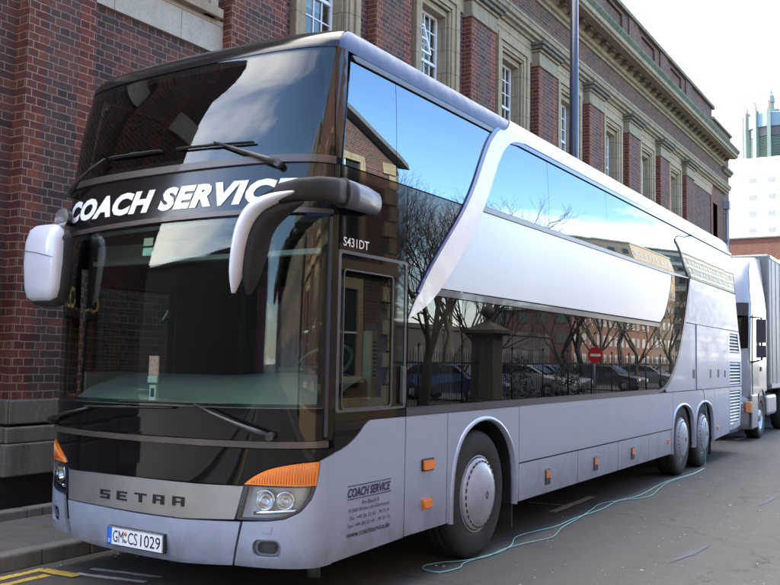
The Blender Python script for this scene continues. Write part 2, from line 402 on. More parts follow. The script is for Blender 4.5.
M['bark'] = simple('bark', (.055, .045, .035), .95, var=.35, vscale=12, bmp=.5, bscale=25)
M['concrete'] = stone('concrete', (.36, .34, .29), (.2, .18, .15), .3, False)

def lerp_tab(tab,z):
    if z<=tab[0][0]: return tab[0][1]
    for (a,b),(c,d) in zip(tab,tab[1:]):
        if z<=c:
            t=(z-a)/(c-a); return b+(d-b)*t
    return tab[-1][1]
def smooth_tab(tab,z):
    # Catmull-Rom style monotone-ish
    n=len(tab)
    if z<=tab[0][0]: return tab[0][1]
    if z>=tab[-1][0]: return tab[-1][1]
    for i in range(n-1):
        if z<=tab[i+1][0]: break
    x0,y0=tab[i]; x1,y1=tab[i+1]; h=x1-x0
    def sl(k):
        if k<=0: return (tab[1][1]-tab[0][1])/(tab[1][0]-tab[0][0])
        if k>=n-1: return (tab[-1][1]-tab[-2][1])/(tab[-1][0]-tab[-2][0])
        return (tab[k+1][1]-tab[k-1][1])/(tab[k+1][0]-tab[k-1][0])
    m0,m1=sl(i),sl(i+1); t=(z-x0)/h
    return (2*t**3-3*t*t+1)*y0+(t**3-2*t*t+t)*h*m0+(-2*t**3+3*t*t)*y1+(t**3-t*t)*h*m1
WT=[(0.2,1.235),(0.34,1.268),(0.45,1.275),(3.0,1.275),(3.4,1.262),(3.72,1.235)]
YF=[(0.2,.27),(.3,.20),(.36,.17),(.5,.15),(1.0,.15),(1.6,.15),(2.1,.16),(2.5,.19),(2.9,.25),(3.4,.35),(3.72,.45)]
YC=[(0.2,.60),(2.9,.60),(3.3,.62),(3.72,.68)]
NEXP=2.5
def _base():
    n=400; pts=[]
    for i in range(n+1):
        th=math.pi/2*i/n
        a=math.sin(th)**(2/NEXP); b=math.cos(th)**(2/NEXP)
        pts.append((a,1-b))
    L=0; tab=[(0.0,0.0,0.0)]
    for (a0,b0),(a1,b1) in zip(pts,pts[1:]):
        L+=math.hypot((a1-a0)*1.275,(b1-b0)*.45); tab.append((L,a1,b1))
    return L,tab
LS,BT=_base()

_BK=[t[0] for t in BT]
def fab(s):
    i=min(max(_bs.bisect_right(_BK,s)-1,0),len(BT)-2)
    l0,a0,b0=BT[i]; l1,a1,b1=BT[i+1]; t=(s-l0)/(l1-l0); return a0+(a1-a0)*t,b0+(b1-b0)*t
def SP(s,z):
    sg=1 if s>=0 else -1; s=abs(s); W=smooth_tab(WT,z); yc=smooth_tab(YC,z)
    if s>=LS:
        t=s-LS   # y = .6+t on the side
        y=.6+t; 
        # blend from yc
        y=yc+(y-.6)*1.0 if t<0 else max(.6+t,0) + (yc-.6)*max(0,1-t/1.0)
        return (sg*W,y,z)
    a,b=fab(s); yf=smooth_tab(YF,z)
    return (sg*W*a,yf+(yc-yf)*b,z)

# ================================================================== THE COACH
def side_s(y): return LS+(y-.6)
def nrm(s, z):
    e = .004
    a = Vector(SP(s+e, z))-Vector(SP(s-e, z)); b = Vector(SP(s, z+e))-Vector(SP(s, z-e))
    n = a.cross(b); n.normalize(); return n
def pt_in(p, poly):
    x, y = p; c = False; n = len(poly)
    for i in range(n):
        (x0, y0), (x1, y1) = poly[i], poly[(i+1) % n]
        if (y0 > y) != (y1 > y) and x < (x1-x0)*(y-y0)/(y1-y0)+x0: c = not c
    return c
def patch(name, poly, mat, parent, off=0., th=.012, holes=(), ds=.05, dz=.12, flip=False, fn=None, flatds=.6):
    """a panel cut from the body surface: poly in (s,z); real thickness th"""
    F = fn or SP
    polys = [list(poly)]+[list(h) for h in holes]
    vs = []; es = []
    for pl in polys:
        # subdivide long edges
        q = []
        for i, (a, b) in enumerate(pl):
            c, d = pl[(i+1) % len(pl)]
            curved = min(abs(a), abs(c)) < LS+.45
            stp = ds if curved else flatds
            n = max(1, int(math.ceil(max(abs(c-a)/stp, abs(d-b)/dz))))
            for k in range(n): q.append((a+(c-a)*k/n, b+(d-b)*k/n))
        b0 = len(vs); vs += q; es += [(b0+i, b0+(i+1) % len(q)) for i in range(len(q))]
    s0 = min(v[0] for v in vs); s1 = max(v[0] for v in vs); z0 = min(v[1] for v in vs); z1 = max(v[1] for v in vs)
    ss = []; s = s0+ds*.5
    while s < s1: ss.append(s); s += ds if abs(s) < LS+.45 else flatds
    nz = int((z1-z0)/dz)
    for s in ss:
        for k in range(nz+1):
            z = z0+(k+.5)*(z1-z0)/(nz+1)
            if pt_in((s, z), polys[0]) and not any(pt_in((s, z), h) for h in polys[1:]): vs.append((s, z))
    ov, oe, of = delaunay_2d_cdt([Vector(v) for v in vs], es, [], 0, 1e-5)[:3]
    tris = []
    for f in of:
        c = (sum(ov[i][0] for i in f)/len(f), sum(ov[i][1] for i in f)/len(f))
        if pt_in(c, polys[0]) and not any(pt_in(c, h) for h in polys[1:]): tris.append(list(f))
    bm = bmesh.new(); top = []; bot = []; NV = {}; lay = bm.faces.layers.int.new('k')
    sg = -1 if flip else 1
    for v in ov:
        p = Vector(F(v[0], v[1])); n = nrm(v[0], v[1]) if fn is None else fn(v[0], v[1], True)
        a = p+n*off; b = p+n*(off-th)
        top.append(bm.verts.new((sg*a.x, a.y, a.z))); bot.append(bm.verts.new((sg*b.x, b.y, b.z)))
        nn_ = Vector((sg*n.x, n.y, n.z)); NV[top[-1]] = nn_; NV[bot[-1]] = nn_
    cnt = {}
    for f in tris:
        for i in range(len(f)):
            e = (f[i], f[(i+1) % len(f)]); cnt[e] = 1
    for f in tris:
        t = bm.faces.new([top[i] for i in f]); t.smooth = True; t[lay] = 1
        if th: bm.faces.new([bot[i] for i in reversed(f)])
        if th:
            for i in range(len(f)):
                e = (f[i], f[(i+1) % len(f)])
                if (e[1], e[0]) not in cnt:
                    bm.faces.new((top[e[0]], bot[e[0]], bot[e[1]], top[e[1]]))
                    bm.edges.get((top[e[0]], top[e[1]])).smooth = False; bm.edges.get((bot[e[0]], bot[e[1]])).smooth = False
    bmesh.ops.delete(bm, geom=[v for v in bm.verts if not v.link_faces], context='VERTS')
    bmesh.ops.recalc_face_normals(bm, faces=bm.faces)
    # keep the outside looking outward
    bm.verts.index_update(); NL = [NV[v] for v in bm.verts]; KK = [f[lay] for f in bm.faces]; bm.faces.layers.int.remove(lay)
    me = bpy.data.meshes.new(name); bm.to_mesh(me); bm.free(); me.materials.append(mat)
    ln = [None]*len(me.loops)
    for p, kk in zip(me.polygons, KK):
        for li in p.loop_indices:
            if kk:
                v = NL[me.loops[li].vertex_index]; ln[li] = tuple(v if v.dot(p.normal) > 0 else -v)
            else: ln[li] = tuple(p.normal)
    me.normals_split_custom_set(ln)
    o = bpy.data.objects.new(name, me); COL.objects.link(o)
    if parent is not None: o.parent = parent; o.location = -wloc(parent)
    return o
def spatch(name, poly_yz, mat, parent, off=0., th=.012, holes=(), flip=False, **k):
    return patch(name, [(side_s(y), z) for y, z in poly_yz], mat, parent, off, th, [[(side_s(y), z) for y, z in h] for h in holes], flip=flip, **k)
def rect(y0, y1, z0, z1, r=0):
    if not r: return [(y0, z0), (y1, z0), (y1, z1), (y0, z1)]
    o = []
    for cx, cz, a in ((y1-r, z0+r, -90), (y1-r, z1-r, 0), (y0+r, z1-r, 90), (y0+r, z0+r, 180)):
        for k in range(5): t = R(a+22.5*k); o.append((cx+r*math.cos(t), cz+r*math.sin(t)))
    return o

def text_mesh(name, s, fn, mat, parent=None, shear=0, bold=0, res=3, grid=.03, aspect=True, spacing=1.0, flip=False):
    """lettering; fn(u,v) maps the unit box of the line onto the surface"""
    cu = bpy.data.curves.new('tmp', 'FONT'); cu.body = s; cu.shear = shear; cu.offset = bold; cu.resolution_u = res; cu.fill_mode = 'FRONT'; cu.space_character = spacing
    ob = bpy.data.objects.new('tmp', cu); COL.objects.link(ob); bpy.context.view_layer.update()
    me0 = ob.evaluated_get(bpy.context.evaluated_depsgraph_get()).to_mesh()
    bm = bmesh.new(); bm.from_mesh(me0); bpy.data.objects.remove(ob); bpy.data.curves.remove(cu)
    x0 = min(v.co.x for v in bm.verts); x1 = max(v.co.x for v in bm.verts); y0 = min(v.co.y for v in bm.verts); y1 = max(v.co.y for v in bm.verts)
    if grid:
        k = grid
        while k < 1:
            X = x0+(x1-x0)*k
            bmesh.ops.bisect_plane(bm, geom=bm.verts[:]+bm.edges[:]+bm.faces[:], plane_co=(X, 0, 0), plane_no=(1, 0, 0)); k += grid
    for v in bm.verts: v.co = Vector(fn((v.co.x-x0)/(x1-x0), (v.co.y-y0)/(y1-y0)))
    me = bpy.data.meshes.new(name); bm.to_mesh(me); bm.free(); me.materials.append(mat)
    o = bpy.data.objects.new(name, me); COL.objects.link(o)
    if parent is not None: o.parent = parent; o.location = -wloc(parent)
    return o
def on_surf(s0, s1, z0, z1, off=.004):
    def f(u, v):
        s = s0+(s1-s0)*u; z = z0+(z1-z0)*v; return Vector(SP(s, z))+nrm(s, z)*off
    return f

bus = empty('double_decker_coach', (0, 7, 0), 'silver and black double-decker touring coach with COACH SERVICE above its windscreen, parked at the kerb', 'coach')
YRT = [(.2, 13.55), (.42, 13.68), (1.2, 13.88), (1.9, 13.85), (2.06, 13.74), (3.0, 13.35), (3.75, 13.22)]
def YR(z): return smooth_tab(YRT, z)
PB = M['silver']
G = .006   # half gap

def rear_edge(z0, z1, n=8): return [(YR(z0+(z1-z0)*k/n)-.02, z0+(z1-z0)*k/n) for k in range(n+1)]

ARCH_F = cr([(2.21, .36), (2.215, .62), (2.27, .86), (2.40, 1.03), (2.60, 1.12), (2.83, 1.14), (3.05, 1.09), (3.24, .97), (3.36, .80), (3.40, .60), (3.41, .36)], 4)
def arch_r(c, w=.62, top=1.02):
    return cr([(c-w, .36), (c-w+.005, .55), (c-w+.06, .80), (c-w+.2, .95), (c-.15, top), (c+.15, top), (c+w-.2, .95), (c+w-.06, .80), (c+w-.005, .55), (c+w, .36)], 4)
ARCH_1 = arch_r(9.45); ARCH_2 = arch_r(10.80)
CURVE = cr([(8.10, 1.26), (8.45, 1.31), (8.75, 1.43), (9.05, 1.63), (9.30, 1.88), (9.55, 2.24), (9.74, 2.58), (9.86, 2.80), (9.92, 2.965)], 5)

GL_TOP = 3.655
def side(flip):
    k = dict(flip=flip)
    B = bus
    sd = 'kerb' if flip else 'road'
    # dark inner shell with real openings
    holes = [rect(.66, 1.27, 1.31, 2.23), rect(1.52, 2.30, 1.32, 2.10)] if not flip else [rect(.72, 1.62, .75, 2.2)]
    shell = [(.615, .40)]+[(y, max(z, .40)) for y, z in ARCH_F]+[(y, max(z, .40)) for y, z in ARCH_1]+[(y, max(z, .40)) for y, z in ARCH_2]+[(YR(.42)-.04, .40)]+[(YR(z)-.04, z) for z in (.8, 1.2, 1.6, 1.9, 2.1, 2.5, 3.0, 3.4, 3.70)]+[(.70, 3.70)]
    spatch('inner_shell', shell, M['dark'], B, -.022, .02, holes, **k)
    # --- silver skirt panels
    if not flip:
        spatch('front_side_panel', [(.60+G, .35), (1.475, .37), (1.475, 1.232)]+cr([(1.02, 1.232), (.96, 1.205), (.88, 1.145), (.79, 1.095), (.70, 1.062), (.60+G, 1.04)], 4), PB, B, **k)
        p = spatch('fuel_flap_panel', rect(1.487, 2.114, .375, 1.232), PB, B, **k)
    else:
        spatch('front_side_panel', rect(.60+G, .70, .35, 1.232), PB, B, **k)
        d = spatch('entrance_door', rect(.712, 1.63, .36, 2.30), M['black_gloss'], B, -.002, .02, [rect(.78, 1.56, .78, 2.18)], **k)
        spatch('door_pane', rect(.78, 1.56, .78, 2.18), M['cab_glass'], d, -.006, .004, **k)
        spatch('fuel_flap_panel', rect(1.645, 2.114, .375, 1.232), PB, B, **k)
    arch = [(2.126, .375)]+ARCH_F[:1]+ARCH_F[1:]+[(3.488, .36), (3.488, 1.232), (2.126, 1.232)]
    arch = [(2.126, .375)]+[(y, max(z, .375)) for y, z in ARCH_F]+[(3.488, .375), (3.488, 1.232), (2.126, 1.232)]
    spatch('front_arch_panel', arch, PB, B, **k)
    spatch('side_panel', rect(3.5, 8.86, .722, 1.234), PB, B, **k)
    ys = [3.5, 5.02, 6.38, 7.66, 8.77]
    for a, b in zip(ys, ys[1:]):
        d = spatch('locker_door', rect(a+(0 if a == 3.5 else G), b-G, .372, .708), PB, B, **k)
        mk = {3.5: 4.18, 5.02: 5.58, 6.38: 6.95, 7.66: 8.62}[a]
        if a < 7:
            spatch('locker_latch', rect(mk-.06, mk+.06, .45, .60, .012), M['plastic'], d, .008, .012, **k)
            spatch('side_marker', rect(mk-.052, mk+.052, .515, .59, .01), M['amber_dim'], d, .016, .012, **k)
        else:
            spatch('side_marker', rect(mk-.05, mk+.05, .52, .59, .02), M['amber_dim'], d, .012, .014, **k)
    # rear arches panel
    ra = [(8.872, .722), (8.872, .722)]
    bot = [(8.78, .372)]+[(y, max(z, .372)) for y, z in ARCH_1]+[(y, max(z, .372)) for y, z in ARCH_2]+[(11.52, .40)]
    poly = [(8.78, .372)]+bot[1:-1]+[(11.53, .372), (11.53, 1.234), (8.872, 1.234), (8.872, .712), (8.78, .712)]
    spatch('rear_arch_panel', poly, PB, B, **k)
    low = [(11.54, .38), (12.72, .43), (12.72, 1.234), (11.54, 1.234)]
    p = spatch('rear_corner_panel', low, PB, B, **k)
    spatch('side_marker', rect(11.72, 11.82, .53, .60, .02), M['amber_dim'], p, .012, .014, **k)
    gr = [(12.73, .47), (13.0, .46)]+[(YR(z)-.02, z) for z in (.50, .8, 1.2)]+[(YR(1.234)-.02, 1.234), (12.73, 1.234)]
    gh = [(12.80, .55), (13.60, .62), (13.74, 1.17), (12.80, 1.17)]
    g = spatch('engine_panel', gr, PB, B, 0, .012, [gh], **k)
    grille(g, gh, flip)
    up = [(12.58, 1.246), (YR(1.246)-.02, 1.246)]+rear_edge(1.3, 2.26)[0:]+[(12.58, 2.26)]
    h2 = [(12.80, 1.26+.02), (13.74, 1.28), (13.74, 1.69), (12.80, 1.69)]; h3 = [(12.80, 1.86), (13.68, 1.86), (13.52, 2.21), (12.80, 2.21)]
    g = spatch('engine_panel', up, PB, B, 0, .012, [h2, h3], **k)
    grille(g, h2, flip); grille(g, h3, flip)
    # service doors
    c2 = [(y, z) for y, z in CURVE if z <= 2.262]
    c2 = [p_ for p_ in CURVE if p_[1] >= 1.30 and p_[1] < 2.25]
    a = [(8.52, 1.246), (10.244, 1.246), (10.244, 2.262), (9.562, 2.262)]+c2[::-1]
    d = spatch('service_flap', a, PB, B, **k)
    spatch('flap_latch', rect(10.05, 10.16, 1.42, 1.56, .01), M['plastic'], d, .006, .01, **k)
    d = spatch('service_flap', rect(10.262, 11.60, 1.246, 2.262), PB, B, .012 if not flip else 0, .012, **k)
    spatch('flap_latch', rect(11.15, 11.25, 1.42, 1.56, .01), M['plastic'], d, .016, .01, **k)
    d = spatch('service_flap', rect(11.612, 12.568, 1.246, 2.262), PB, B, **k)
    spatch('flap_latch', rect(11.80, 11.90, 1.42, 1.56, .01), M['plastic'], d, .006, .01, **k)
    spatch('flap_latch', rect(12.34, 12.42, 1.42, 1.54, .01), M['plastic'], d, .006, .01, **k)
    c3 = [p_ for p_ in CURVE if p_[1] > 2.28]
    up = [(9.57, 2.274), (YR(2.274)-.02, 2.274)]+rear_edge(2.35, 2.955)+c3[::-1]
    spatch('upper_rear_panel', up, PB, B, **k)
    # frame strip under the lower glass
    spatch('lower_window_trim', [(1.487, 1.236), (8.1, 1.236)]+[(p_[0]+.03, p_[1]-.014) for p_ in CURVE if p_[1] < 2.9]+[(p_[0]-.04, p_[1]+.02) for p_ in CURVE[::-1] if p_[1] < 2.9]+[(8.05, 1.298), (1.487, 1.298)], M['navy_grey'] , B, .003, .016, **k)
    # lower glass panes
    y = [1.50, 2.95, 4.75, 6.55, 8.0] if False else [1.50, 3.46, 5.62, 7.55]
    gp = M['privacy_low']
    x0 = 1.50
    if flip: x0 = 1.65
    if flip: spatch('lower_side_window', rect(x0, 3.33, 1.302, 2.135), gp, B, -.004, .008, **k)
    else:
        spatch('lower_side_window', rect(x0, 2.345, 1.302, 2.135), M['tint_clear'], B, -.004, .006, **k)
        spatch('lower_side_window', rect(2.353, 3.33, 1.302, 2.135), gp, B, -.004, .008, **k)
    spatch('lower_side_window', rect(3.338, 5.30, 1.302, 2.135), gp, B, -.004, .008, **k)
    spatch('lower_side_window', rect(5.308, 7.20, 1.302, 2.135), gp, B, -.004, .008, **k)
    cg = [(p_[0]-.045, p_[1]+.022) for p_ in CURVE if p_[1] < 2.925]
    last = [(7.208, 1.302), (8.03, 1.302)]+[c for c in cg if c[1] > 1.305]+[(9.84, 2.945)]+[(8.86, 2.945), (8.84, 2.88)]+cr([(8.78, 2.74), (8.64, 2.53), (8.45, 2.33), (8.22, 2.20), (8.05, 2.135)], 4)+[(7.208, 2.135)]
    spatch('lower_side_window', last, gp, B, -.004, .008, **k)
    # navy band + belt panel
    spatch('belt_band', [(1.80, 2.142), (8.12, 2.142), (8.20, 2.196), (1.93, 2.196)], M['navy_grey'], B, .004, .014, **k)
    beltr = cr([(8.21, 2.215), (8.42, 2.33), (8.60, 2.53), (8.74, 2.74), (8.80, 2.915)], 5)
    bp = [(1.98, 2.205)]+beltr+[(2.62, 2.915), (2.40, 2.70), (2.2, 2.45)]
    spatch('belt_panel', bp, M['belt'], B, .002, .014, **k)
    spatch('belt_trim', [(2.62, 2.922), (8.83, 2.922), (9.80, 2.957), (9.80, 2.968), (2.66, 2.968)], M['grey_trim'], B, .006, .014, **k)
    # dark glazing forward of the swoosh
    if not flip:
        fr = [(1.487, 1.302), (1.495, 1.302), (1.495, 2.90), (.61, 2.90), (.61, 2.36), (1.487, 2.36)]
        spatch('cab_side_panel', rect(.615, 1.452, 2.362, 2.915), M['black_gloss'], B, -.002, .01, **k)
    else:
        spatch('cab_side_panel', rect(.615, 1.63, 2.32, 2.915), M['black_gloss'], B, -.002, .01, **k)
    spatch('front_side_window', [(1.464 if not flip else 1.64, 2.145), (2.35, 2.145), (2.35, 2.915), (1.464 if not flip else 1.64, 2.915)], gp, B, -.004, .008, **k)
    # upper glass
    ups = [.66, 1.30, 4.20, 6.0, 7.85, 9.7, 11.55, 13.2]
    for i, (a, b) in enumerate(zip(ups, ups[1:])):
        g0, g1 = a+.003, b-.003
        if i == 0:
            pl = [(.64, 2.925), (g1, 2.925), (g1, GL_TOP), (.68, GL_TOP)]
        elif i == len(ups)-2:
            pl = [(g0, 2.975)]+[(YR(z)-.02, z) for z in (2.975, 3.2, 3.4, GL_TOP)]+[(g0, GL_TOP)]
        elif i == 1:
            pl = [(g0, 2.925), (2.6, 2.925), (2.62, 2.975), (g1, 2.975), (g1, GL_TOP), (g0, GL_TOP)]
        else: pl = rect(g0, g1, 2.975, GL_TOP)
        spatch('upper_side_window', pl, M['privacy'], B, -.004, .008, **k)
    # recessed dark strip under the roof at the front, bluish cove above
    spatch('roof_vent_strip', [(.69, 3.70), (.74, 3.672), (3.10, 3.672), (3.10, 3.715), (.76, 3.715), (.70, 3.705)], M['grey_plastic'], B, .002, .012, **k)
    # swoosh
    lo = cr([(1.50, 1.95), (1.73, 2.05), (1.92, 2.17), (2.2, 2.40), (2.47, 2.66), (2.68, 2.92), (2.87, 3.20), (3.04, 3.44), (3.22, 3.60), (3.42, 3.685), (3.62, 3.71)], 5)
    hi = cr([(1.50, 1.95), (1.64, 2.14), (1.80, 2.33), (2.02, 2.55), (2.30, 2.82), (2.52, 3.08), (2.70, 3.34), (2.86, 3.54), (3.02, 3.68), (3.12, 3.735)], 5)
    spatch('swoosh_stripe', lo+[(3.62, 3.735)]+hi[::-1][:-1], M['white'], B, .012, .018, **k)
    lob = [(y_, z_) for y_, z_ in hi]
    edge = [(y_-.028-.03*max(0, (z_-2.6)), z_+.012) for y_, z_ in hi if z_ > 2.1]
    spatch('swoosh_edge', [p_ for p_ in hi if p_[1] > 2.1]+edge[::-1], M['navy'], B, .008, .013, **k)
    spatch('roof_edge_line', [(3.5, 3.665), (13.16, 3.672), (13.15, 3.715), (3.62, 3.708), (3.45, 3.692), (3.30, 3.645)], M['navy'], B, .010, .016, **k)

def grille(parent, hole, flip):
    """slatted vent behind the panel opening; one mesh"""
    sg = -1 if flip else 1
    y0 = min(p[0] for p in hole); y1 = max(p[0] for p in hole); z0 = min(p[1] for p in hole); z1 = max(p[1] for p in hole)
    m = MB(); n = max(4, int((z1-z0)/.052))
    for i in range(n):
        z = z0+(i+.5)*(z1-z0)/n
        # right limit along the slanted edge
        ye = y1
        h = hole
        if len(h) == 4:
            (a, b), (c, d) = h[1], h[2]
            t = min(1, max(0, (z-b)/(d-b+1e-9))); ye = a+(c-a)*t
        for q in range(1):
            vs = [(1.272, y0, z-.004), (1.272, ye, z-.004), (1.276, ye, z-.010), (1.276, y0, z-.010), (1.235, y0, z+.030), (1.235, ye, z+.030), (1.24, ye, z+.034), (1.24, y0, z+.034)]
            vs = [(sg*a, b, c) for a, b, c in vs]
            m.add(vs, [(0, 1, 2, 3), (4, 7, 6, 5), (0, 4, 5, 1), (1, 5, 6, 2), (2, 6, 7, 3), (3, 7, 4, 0)])
            m.add([(sg*1.268, y0, z-.012), (sg*1.268, ye, z-.012), (sg*1.268, ye, z+.012), (sg*1.268, y0, z+.012), (sg*1.262, y0, z-.012), (sg*1.262, ye, z-.012), (sg*1.262, ye, z+.012), (sg*1.262, y0, z+.012)],
                  [(0, 1, 2, 3), (4, 7, 6, 5), (0, 4, 5, 1), (1, 5, 6, 2), (2, 6, 7, 3), (3, 7, 4, 0)])
    m.build('vent_grille', M['silver'], parent)

side(False); side(True)

# driver's side window, frame, handle
win_out = [(.61, 1.30), (1.455, 1.30), (1.455, 2.35), (.61, 2.35)]
dfr = spatch('driver_window_frame', win_out, M['black_gloss'], bus, .0, .02, [rect(.67, 1.28, 1.315, 2.235, .03)])
spatch('pane', rect(.67, 1.28, 1.315, 2.235, .03), M['cab_glass'], dfr, -.008, .004)
spatch('window_gasket', rect(.668, 1.282, 1.313, 2.237, .03), M['grey_plastic'], dfr, .003, .01, [rect(.677, 1.272, 1.322, 2.228, .025)])
spatch('outer_frame', rect(.60, 1.46, 1.296, 2.358, .02), M['grey_plastic'], dfr, .006, .012, [rect(.63, 1.435, 1.312, 2.335, .02)])
hd = spatch('handle', rect(1.385, 1.432, 1.33, 1.60, .018), M['grey_plastic'], dfr, .028, .024)
spatch('door_shut_line', [(.60, 1.238), (1.486, 1.238), (1.486, 1.296), (.60, 1.296)], M['black_gloss'], bus, -.002, .01)
spatch('black_corner_panel', cr([(.605, 1.046), (.70, 1.068), (.79, 1.101), (.88, 1.152), (.96, 1.213), (1.01, 1.236)], 4)+[(.605, 1.236)], M['black_gloss'], bus, -.002, .01)
# orange repeaters
for n_, (a, b, c, d) in enumerate(((1.73, 1.88, .825, .895), (1.745, 1.855, .545, .60))):
    rp = spatch('side_repeater', rect(a-.012, b+.012, c-.012, d+.012, .012), M['plastic'] if n_ == 0 else M['amber_dim'], bus, .012, .014)
    spatch('repeater_lens', rect(a, b, c, d, .012), M['amber'], rp, .026, .016)

# arch lips
def arch_lip(arch, flip, y_out=.0):
    sg = -1 if flip else 1; m = MB(); rows = []
    n = len(arch)
    for i, (y, z) in enumerate(arch):
        a = Vector(arch[max(i-1, 0)]); b = Vector(arch[min(i+1, n-1)]); t = (b-a).normalized(); nn = Vector((-t.y, t.x))
        if i < 2 or i > n-3: nn = Vector((-1 if i < 2 else 1, 0))
        w = .036
        pr = [(0, 1.235), (0, 1.288), (.25, 1.294), (.7, 1.290), (1.0, 1.277), (1.0, 1.262)]
        rows.append([(sg*x, y+nn.x*w*k, z+nn.y*w*k) for k, x in pr])
    m.grid(rows); return m.build('wheel_arch_trim', PB, bus)
for fl in (False, True):
    for a in (ARCH_F, ARCH_1, ARCH_2): arch_lip(a, fl)
    # dark wheel wells
    for a in (ARCH_F, ARCH_1, ARCH_2):
        sg = -1 if fl else 1; m = MB(); m.grid([[(sg*1.245, y, z), (sg*.70, y, z)] for y, z in a])
        y0, y1 = a[0][0], a[-1][0]; m.add([(sg*.70, y0, .36), (sg*.70, y1, .36), (sg*.70, y1, 1.15), (sg*.70, y0, 1.15)], [(0, 1, 2, 3)])
        m.build('wheel_well', M['dark'], bus)

# ------------- front end
def fp(name, poly, mat, parent=bus, off=0, th=.012, holes=(), **k): return patch(name, poly, mat, parent, off, th, holes, **k)
def mir(pl): return [(-a, b) for a, b in pl][::-1]
LSg = LS-.003
# bumper: centre and corners
fp('front_bumper', [(-.745, .33), (-.4, .315), (0, .31), (.4, .315), (.79, .345), (.815, .45), (.85, .615), (.4, .592), (0, .586), (-.4, .592), (-.785, .590), (-.755, .45)], PB, off=.012, th=.03)
corner = [(.805, .345), (1.10, .345), (1.35, .345), (LSg, .35), (LSg, 1.035), (1.42, 1.022), (1.352, 1.0), (1.345, .93), (1.328, .84), (1.30, .765), (1.235, .69), (1.14, .645), (1.03, .628), (.868, .618), (.83, .45)]
FOG = rect(.962, 1.092, .428, .498, .03)
for sgn in (1, -1):
    f = (lambda p: p) if sgn > 0 else mir
    c = fp('bumper_corner', f(corner), PB, off=.010, th=.02, holes=[f(rect(.935, 1.118, .408, .518, .045))])
    fp('fog_lamp_recess', f(rect(.915, 1.135, .395, .53, .04)), M['silver'], c, off=-.03, th=.01)
    fl = fp('fog_lamp', f(FOG), M['plastic'], c, off=-.012, th=.014)
    fp('fog_lamp_lens', f(rect(.995, 1.080, .436, .490, .025)), M['lamp_glass'], fl, off=-.004, th=.006)
    fp('towing_cover', f([(1.0, .562), (1.055, .560), (1.06, .60), (1.005, .602)]), PB, c, off=.013, th=.004)
    # headlamp unit
    hl = [(.872, .842), (1.325, .846), (1.318, .80), (1.292, .765), (1.23, .70), (1.14, .655), (1.03, .638), (.82, .632)]
    ind = cr([(.868, .850), (.94, .905), (1.05, .955), (1.20, .985), (1.345, .998)], 4)+[(1.338, .93), (1.325, .850)]
    h = fp('headlamp', f(hl), M['chrome'], off=-.075, th=.01)
    h.data.materials.clear(); h.data.materials.append(M['lamp_reflector'])
    fp('headlamp_lens', f(hl), M['lamp_glass'], h, off=.010, th=.004)
    fp('headlamp_rim', f([(hl[0][0]-.006, hl[0][1]+.004)]+[(a+.006, b-.004) for a, b in hl[1:]]), M['inkblue'], h, off=.004, th=.02, holes=[f([(.880, .836), (1.312, .839), (1.306, .80), (1.282, .770), (1.222, .708), (1.137, .664), (1.03, .647), (.832, .641)])])
    # lamp bowls
    for (s_, z_, r_) in ((1.00, .755, .055), (1.135, .755, .048)):
        P0 = Vector(SP(s_, z_)); n_ = nrm(s_, z_); m = MB()
        m.lathe([(-.055, .004), (-.05, r_*.5), (-.025, r_*.85), (.0, r_), (.004, r_+.006), (-.004, r_+.012)], (0, 0, 0), 'z', 24)
        rot = n_.to_track_quat('Z', 'Y').to_matrix()
        m.v = [tuple(rot @ Vector(v)+P0-n_*.018) for v in m.v]
        if sgn < 0: m.v = [(-a, b, c2_) for a, b, c2_ in m.v]
        m.build('lamp_bowl', M['chrome'], h)
        m = MB(); m.lathe([(-.05, .0), (-.05, .016), (-.03, .018), (-.012, .014), (-.004, .0)], (0, 0, 0), 'z', 12)
        m.v = [tuple(rot @ Vector(v)+P0-n_*.018) for v in m.v]
        if sgn < 0: m.v = [(-a, b, c2_) for a, b, c2_ in m.v]
        m.build('bulb', M['lamp_glass'], h)
    m = MB(); P0 = [Vector(SP(.93+.36*k/8, .672+.028*k/8))-nrm(.93+.36*k/8, .68)*.02 for k in range(9)]
    m.tube([(sgn*p.x, p.y, p.z) for p in P0], .012, 6); m.build('chrome_bar', M['chrome'], h)
    it = fp('indicator', f(ind), M['amber'], off=.010, th=.03)
    # fine ribs moulded into the indicator lens
    m = MB()
    for k in range(24):
        s_ = .92+k*.017
        zt = .985-.12*max(0, (1.22-s_)/.35)**1.6
        a, b = Vector(SP(s_, .86))+nrm(s_, .86)*.0112, Vector(SP(s_, zt-.012))+nrm(s_, zt)*.0112
        m.tube([(sgn*a.x, a.y, a.z), (sgn*b.x, b.y, b.z)], .0022, 4)
    m.build('lens_ribs', M['amber_dim'], it)
